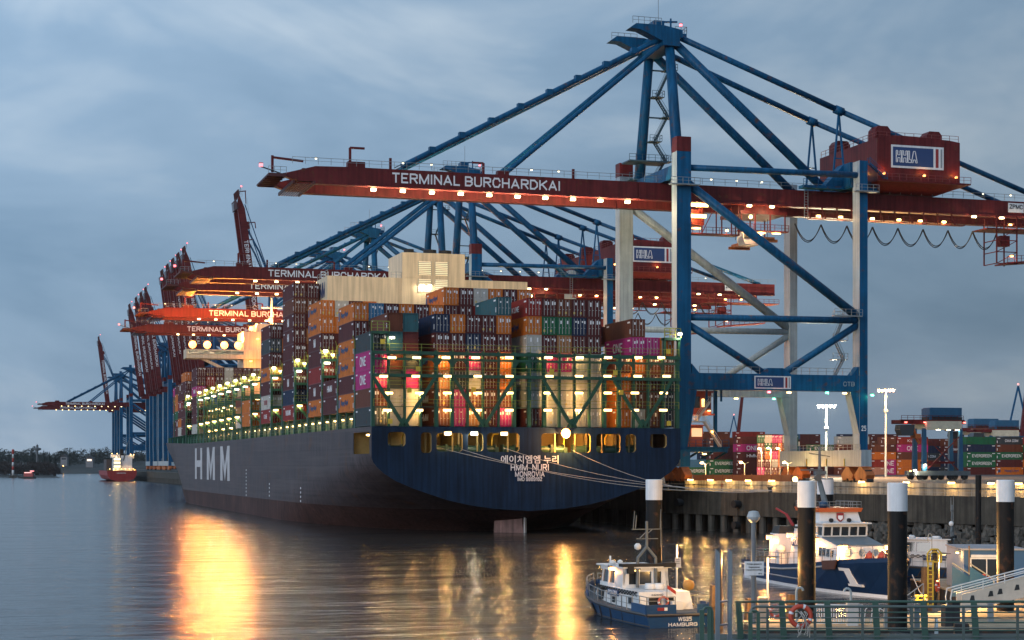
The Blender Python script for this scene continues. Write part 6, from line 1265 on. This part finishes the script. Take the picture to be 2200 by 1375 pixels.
x, y = pz(1456, 132); n = thing('notice_board', 'small white notice on the post behind the small police boat', 'sign', (x, y, 3.4), -TH); MB().box(-.22, -.14, -.38, .22, -.1, .38).build('panel', PWHT, n)
for z in (.2, .05, -.1): MB().box(-.16, -.15, z, .16, -.14, z + .05).build('text_line', GRY, n)
# --- gangway with green railings
gw = thing('gangway_bridge', 'green railed gangway crossing the bottom right foreground', 'gangway', (0, 0, 0), -TH)
ZN, ZF, zd, zt = 51.5, 53.4, 5.45, 6.6; X0 = lambda px, Z: (px - 1100) / FPX * Z
MB().box(X0(1577, ZN), ZN - .1, zd - .3, 24, ZF + .2, zd).box(X0(1495, ZN), ZN - .1, zd - .3, X0(1577, ZN), ZF + .2, zd - .1).build('deck', mat('gangway_deck', (.11, .125, .125), .6, var=.2), gw)
MB().box(X0(1495, ZF), ZF + .1, zd - .1, 24, ZF + .2, zd + .14).build('toe_board', mat('toe_grey', (.12, .15, .15), .5), gw)
def tubes(pts, r=.032): 
    m = MB(); m.path(pts, r, 7); return m
near = mat('rail_grey_green', (.085, .115, .108), .42, var=.1)
m = MB(); xl = X0(1612, ZN)
m.path([(xl, ZN, zd), (xl, ZN, zt - .15), (xl + .06, ZN, zt - .04), (xl + .16, ZN, zt), (24, ZN, zt)], .04, 8)
for z in (zd + .26, zd + .51, zd + .82): m.tube((xl, ZN, z), (24, ZN, z), .024, 6)
m.build('railing', near, gw)
for px in (1649, 1751, 1853, 1959, 2070, 2186): MB().bar((X0(px, ZN), ZN, zd), (X0(px, ZN), ZN, zt), .075, .05).build('rail_post', near, gw)
m = MB(); xl = X0(1579, ZF)
m.path([(xl, ZF, zt), (24, ZF, zt)], .04, 8)
for z in (zd + .26, zd + .51, zd + .82): m.tube((xl, ZF, z), (24, ZF, z), .024, 6)
m.build('railing', RGREEN, gw)
for px in (1588, 1681, 1779, 1882, 1985, 2094): x_ = X0(px, ZF); MB().hexa([(x_ - .05, ZF - .04, zd), (x_ + .14, ZF - .04, zd), (x_ + .14, ZF + .04, zd), (x_ - .05, ZF + .04, zd), (x_ - .12, ZF - .04, zt), (x_ + .06, ZF - .04, zt), (x_ + .06, ZF + .04, zt), (x_ - .12, ZF + .04, zt)]).build('rail_post', RGREEN, gw)
# end railing and gate
eg = thing('end_railing', 'short green end railing with a rounded top left of the gate posts', 'railing', (0, 0, 0), -TH); m = MB(); xa, xb = X0(1508, 51), X0(1531, 51)
m.bar((xa, 51, 4.9), (xa, 51, 6.55), .13, .08).bar((X0(1524, 51), 51, 4.9), (X0(1524, 51), 51, 6.6), .12, .08).path([(xa, 51, 6.5), (xa + .1, 51, 6.62), (xb - .05, 51, 6.62), (xb, 51, 6.5), (xb, 51, 5.6), (xb - .1, 51, 5.5), (xa, 51, 5.4)], .035, 7); m.build('frame', RGREEN, eg)
g2 = thing('end_railing', 'short green end railing with a rounded top right of the gate posts', 'railing', (0, 0, 0), -TH); m = MB(); xa, xb = X0(1612, 50.6), X0(1629, 50.6)
m.bar((xa, 50.6, 4.9), (xa, 50.6, 6.5), .12, .08).bar((xb, 50.6, 4.9), (xb, 50.6, 6.5), .1, .08).path([(xa, 50.6, 6.45), (xa + .05, 50.6, 6.55), (xb - .03, 50.6, 6.55), (xb, 50.6, 6.45)], .035, 7).tube((xa, 50.6, 5.8), (xb, 50.6, 5.8), .025, 6); m.build('frame', RGREEN, g2)
gt = thing('gate', 'open gate of two tall grey steel posts at the gangway end', 'gate', (0, 0, 0), -TH)
GPM = mat('gate_grey', (.20, .235, .26), .45, var=.1)
for px, yt in ((1545, 1180), (1571, 1177)): zt_ = CH - (yt - 1000) * 52 / FPX; x_ = X0(px, 52); MB().box(x_ - .11, 51.93, 5.0, x_ + .02, 52.07, zt_ - .12).hexa([(x_ - .11, 51.93, zt_ - .12), (x_ + .02, 51.93, zt_ - .12), (x_ + .02, 52.07, zt_ - .12), (x_ - .11, 52.07, zt_ - .12), (x_ - .11, 51.93, zt_), (x_ - .10, 51.93, zt_), (x_ - .10, 52.07, zt_), (x_ - .11, 52.07, zt_)]).build('gate_post', GPM, gt)
m = MB()
for z in (6.7, 6.0, 5.3): m.tube((X0(1545, 52), 52, z), (X0(1571, 52), 52, z + .05), .035, 7)
m.build('gate_bar', GPM, gt)
x_ = X0(1720, ZN - .1); lifebuoy((*fg(x_, ZN - .12), CH - 323 * ZN / FPX), .37, 'large orange lifebuoy with tangled ropes on the green railing', -TH, True)
x, y = pz(1667, 104.5); lifebuoy((x, y, 2.0), .4, 'orange lifebuoy behind the railing left of the large one')
x, y = pz(2014, 119.5); lifebuoy((x, y, 1.95 + .5), .42, 'red lifebuoy on the black post at the yellow ladder', -TH + radians(60)); x, y = pz(2115, 131); lifebuoy((x, y, 2.1), .5, 'orange lifebuoy on the wall of the blue hut')
tag(MB().tube((0, 0, 0), (0, 0, 4.0), .17, 10).build('mooring_post', BLACK, None, (*pz(2008, 120), DZ)), 'black post carrying the red lifebuoy beside the yellow ladder', 'post')
# yellow ladder
x, y = pz(1999, 119); t = thing('ladder', 'yellow steel ladder with a looped top standing on the pontoon', 'ladder', (x, y, DZ), -TH); m = MB()
for xx in (-.17, .17): m.bar((xx, 0, 0), (xx, 0, 3.3), .09)
for k in range(11): m.bar((-.17, 0, .2 + k * .3), (.17, 0, .2 + k * .3), .06)
m.build('rungs', YEL, t); MB().path([(-.2, 0, 3.2), (-.2, 0, 3.75), (.05, 0, 4.05), (.5, 0, 4.05), (.75, 0, 3.75), (.75, 0, 3.15), (.1, 0, 3.2)], .06, 6).path([(0, 0, 3.2), (0, 0, 3.7), (.12, 0, 3.85), (.45, 0, 3.85), (.55, 0, 3.7), (.55, 0, 3.2)], .05, 6).build('hoop', YEL, t)
# white access gangway rising to the right
t = thing('access_gangway', 'white panelled gangway rising to the right from the pontoon', 'gangway', (*fg(X0(2066, 112), 112), DZ), -TH); SL = .24
m = MB(); m.hexa([(0, 0, .3), (7, 0, .3 + 7 * SL), (7, .1, .3 + 7 * SL), (0, .1, .3), (0, 0, 1.45), (7, 0, 1.55 + 7 * SL), (7, .1, 1.55 + 7 * SL), (0, .1, 1.45)]); m.hexa([(0, 1.3, .3), (7, 1.3, .3 + 7 * SL), (7, 1.4, .3 + 7 * SL), (0, 1.4, .3), (0, 1.3, 1.45), (7, 1.3, 1.55 + 7 * SL), (7, 1.4, 1.55 + 7 * SL), (0, 1.4, 1.45)]); m.hexa([(0, .1, .3), (7, .1, .3 + 7 * SL), (7, 1.3, .3 + 7 * SL), (0, 1.3, .3), (0, .1, .4), (7, .1, .4 + 7 * SL), (7, 1.3, .4 + 7 * SL), (0, 1.3, .4)])
m.build('side_panel', mat('gangway_white', (.62, .55, .46), .5), t); m = MB()
for x_ in (.5, 1.7, 2.3, 3.4, 4.3, 5.4): z = .9 + x_ * SL; m.prism([(x_, z), (x_ + .35, z + .05), (x_ + .3, z + .38), (x_ + .12, z + .38)], 'y', -.02, -.003)
m.build('cut_out', DARK, t); m = MB()
for y_ in (0.05, 1.35): m.path([(-.6, y_, .6), (-.7, y_, 1.2), (-.6, y_, 1.75), (7, y_, 2.05 + 7 * SL)], .045, 7); m.path([(-.2, y_, 1.5), (7, y_, 1.8 + 7 * SL)], .035, 6)
for x_ in (0, 1.4, 2.8, 4.2, 5.6, 7): m.bar((x_, .05, 1.4 + x_ * SL), (x_, .05, 2.0 + x_ * SL + x_ * .03), .05)
m.build('handrail', WHITE, t)
# stair rails by the hut
for px, Z, lab in ((2046, 128, 'blue stair with a shiny handrail left of the hut door'), (2084, 127, 'blue stair with a shiny handrail in front of the hut window')):
    t = thing('stair_rail', lab, 'handrail', (*pz(px, Z), DZ), -TH, 'stair rails by the hut'); MB().path([(0, 0, 2.6), (1.7, 0, 1.5), (2.0, 0, .2)], .05, 7).build('handrail', RAIL, t); MB().hexa([(0, .05, .1), (1.7, .05, .1), (1.7, .1, .1), (0, .1, .1), (0, .05, 2.4), (1.7, .05, 1.3), (1.7, .1, 1.3), (0, .1, 2.4)]).build('side_sheet', PBLUE2, t)
# white grille gangway, cabinet, davits
t = thing('grille_barrier', 'white barred grille barrier on the pontoon behind the railing', 'barrier', (*pz(1752, 106.5), DZ), -TH); m = MB(); m.bar((0, 0, 1.25), (2.9, 0, 1.2), .08).bar((0, 0, .1), (2.9, 0, .1), .06)
for k in range(19): m.bar((.08 + k * .15, 0, .1), (.08 + k * .15, 0, 1.2), .06, .03)
m.build('bars', WHITE, t)
tag(MB().box(-.35, -.2, 0, .3, .3, 1.35).box(-.4, -.25, 1.35, .35, .35, 1.42).build('switch_cabinet', mat('cabinet_white', (.55, .52, .5), .5), None, (*pz(1832, 106), DZ), -TH), 'white switch cabinet at the end of the white grille', 'cabinet')
tag(MB().box(-.3, -.2, 0, .3, .3, 1.5).build('switch_cabinet', mat('cabinet_beige', (.45, .37, .28), .5), None, (*pz(1639, 109), DZ), -TH), 'beige switch cabinet right of the grey lamp post', 'cabinet')
for px, Z, py, lab, sg in ((1828, 107, 1264, 'white bent davit pipe above the switch cabinet', -1), (1711, 108, 1262, 'white bent davit pipe left of the second pile', 1)):
    t = thing('davit_pipe', lab, 'davit', (*pz(px, Z), DZ), -TH, 'bent davit pipes of the pontoon'); h = CH - (py - 1000) * Z / FPX - DZ; MB().path([(0, 0, 0), (0, 0, h - .25), (sg * .06, 0, h - .08), (sg * .2, 0, h), (sg * .36, 0, h - .05), (sg * .42, 0, h - .2)], .075, 8).build('pipe', LGREY, t)
t = thing('stair_handrail', 'white looped stair handrails right of the white grille', 'handrail', (*pz(1856, 106), DZ), -TH); m = MB()
for k in range(3): m.path([(k * .42, 0, .1), (k * .42 + .1, 0, 1.0), (k * .42 + .3, 0, 1.15), (k * .42 + .75, 0, .95), (k * .42 + .9, 0, .7)], .03, 6)
m.build('handrail', WHITE, t)
for px, Z, w, h, lab in ((2034, 105.5, .5, 1.3, 'squat black double bollard post on the pontoon, left of two'), (2049, 105.8, .55, 1.5, 'squat black double bollard post on the pontoon, right of two')):
    tag(MB().box(-w / 2, -w / 2, 0, w / 2, w / 2, h - .1).box(-w / 2 - .05, -w / 2 - .05, h - .1, w / 2 + .05, w / 2 + .05, h).build('fender_post', mat('tar_black', (.03, .03, .035), .6), None, (*pz(px, Z), DZ), -TH + .3), lab, 'post', 'black posts of the pontoon')
for px, Z, lab in ((1905, 105, 'slim grey blue bollard left of the third pile'), (1969, 105, 'slim grey blue bollard right of the third pile'), (2128, 108, 'slim grey blue bollard below the white gangway')):
    tag(MB().box(-.16, -.16, 0, .16, .16, 1.15).box(-.19, -.19, 1.15, .19, .19, 1.22).build('bollard', GPM, None, (*pz(px, Z), DZ), -TH), lab, 'bollard', 'slim bollards of the pontoon')
for px, Z, z1, lab in ((1537, 114, 2.9, 'brown timber dolphin beside the stern of the small police boat'), (1613, 116, 1.9, 'brown timber dolphin left of the beige cabinet'), (1702, 118, 2.0, 'brown timber dolphin left of the second pile'), (1990, 138, 2.7, 'brown timber dolphin left of the hut')):
    t = thing('timber_dolphin', lab, 'dolphin', (*pz(px, Z), 0), -TH + .3, 'timber dolphins of the landing stage'); MB().bar((-.25, 0, -1), (-.1, 0, z1), .42).bar((.3, .1, -1), (.25, .1, z1 * .9), .42).bar((-.4, -.2, z1 * .55), (.5, -.2, z1 * .55), .2).build('timber', WOOD, t)
# low railing on pontoon, side rail and rope pile
t = thing('low_railing', 'thin dark railing along the pontoon edge in front of the planks', 'railing', (0, 0, DZ), -TH); MB().rail([(X0(1955, 106.5), 106.5, 0), (X0(2030, 106.5), 106.5, 0)], 1.1, 1.0, .04).build('rail', PBLUE, t)
t = thing('low_railing', 'sloping steel railing right of the third pile', 'railing', (0, 0, DZ), -TH); MB().path([(X0(1948, 118), 118, .9), (X0(1984, 118), 118, 1.75), (X0(1984, 118), 118, 0)], .045, 6).path([(X0(1948, 118), 118, .4), (X0(1984, 118), 118, 1.15)], .03, 6).bar((X0(1965, 118), 118, 0), (X0(1965, 118), 118, 1.3), .05).build('rail', RAIL, t)
t = thing('workboat', 'small dark workboat with a steering console below the white gangway', 'boat', (*pz(2150, 99.5), 0), -TH + radians(80)); b = MB()
loft(b, [[(-1.2, 0, .7), (-1.0, 0, -.2), (1.0, 0, -.2), (1.2, 0, .7)], [(-1.3, 3, .75), (-1.05, 3, -.2), (1.05, 3, -.2), (1.3, 3, .75)], [(-.9, 5, .85), (-.4, 5, -.1), (.4, 5, -.1), (.9, 5, .85)], [(-.1, 6.2, 1), (0, 5.8, .1), (0, 5.8, .1), (.1, 6.2, 1)]]); b.build('hull', DARK, t); MB().box(-1.1, .2, .2, 1.1, 4.6, .3).build('deck', GRY, t)
MB().box(-.6, 1.8, .3, .6, 2.6, 1.7).build('console', BLACK, t); MB().torus((0, 3.6, 1.2), .8, .06, 'y', 24, 6).build('roll_hoop', LGREY, t)
MB().path([(-1.25, 0, .8), (-1.35, 3, .85), (-.95, 5, .95), (0, 6.2, 1.1), (.95, 5, .95), (1.35, 3, .85), (1.25, 0, .8)], .14, 8).build('fender_tube', BLACK, t)
t = thing('hose_bracket', 'hooked hose standpipe on the roof edge of the blue hut', 'pipe', (*pz(2002, 136), DZ + 3.3), -TH); MB().path([(0, 0, -.1), (0, 0, 1.0), (-.1, 0, 1.15), (-.25, 0, 1.1), (-.33, 0, .8), (-.3, 0, .5)], .035, 6).build('pipe', RAIL, t)
tag(MB().path([pz(1960, 133) + (2.4,), pz(1975, 128) + (1.5,), pz(1992, 124) + (1.1,)], .04, 6).build('mooring_rope', ROPE), 'mooring rope from the police ship bow to the yellow cleat', 'rope')
tag(MB().box(-.5, -.2, 0, .5, .2, .12).tube((-.25, 0, .1), (-.25, 0, .4), .1, 8).tube((.25, 0, .1), (.25, 0, .4), .1, 8).tube((-.45, 0, .38), (.45, 0, .38), .09, 8).build('mooring_cleat', YEL, None, (*pz(1978, 125), DZ), -TH), 'yellow mooring cleat on the pontoon right of the third pile', 'cleat')
# ------------------------------------------------------------------ haze over the river
def haze():
    m = bpy.data.materials.new('haze'); m.use_nodes = True; N = m.node_tree.nodes; L = m.node_tree.links; N.remove(N['Principled BSDF'])
    v = N.new('ShaderNodeVolumePrincipled'); v.inputs['Color'].default_value = (.82, .88, .95, 1); v.inputs['Density'].default_value = .000018; v.inputs['Anisotropy'].default_value = .2
    L.new(v.outputs[0], N['Material Output'].inputs['Volume'])
    tag(MB().box(-5900, -250, -2.5, 5900, 4200, 152).build('haze', m), 'thin blue evening haze over the harbour', 'haze', kind='stuff')
haze()
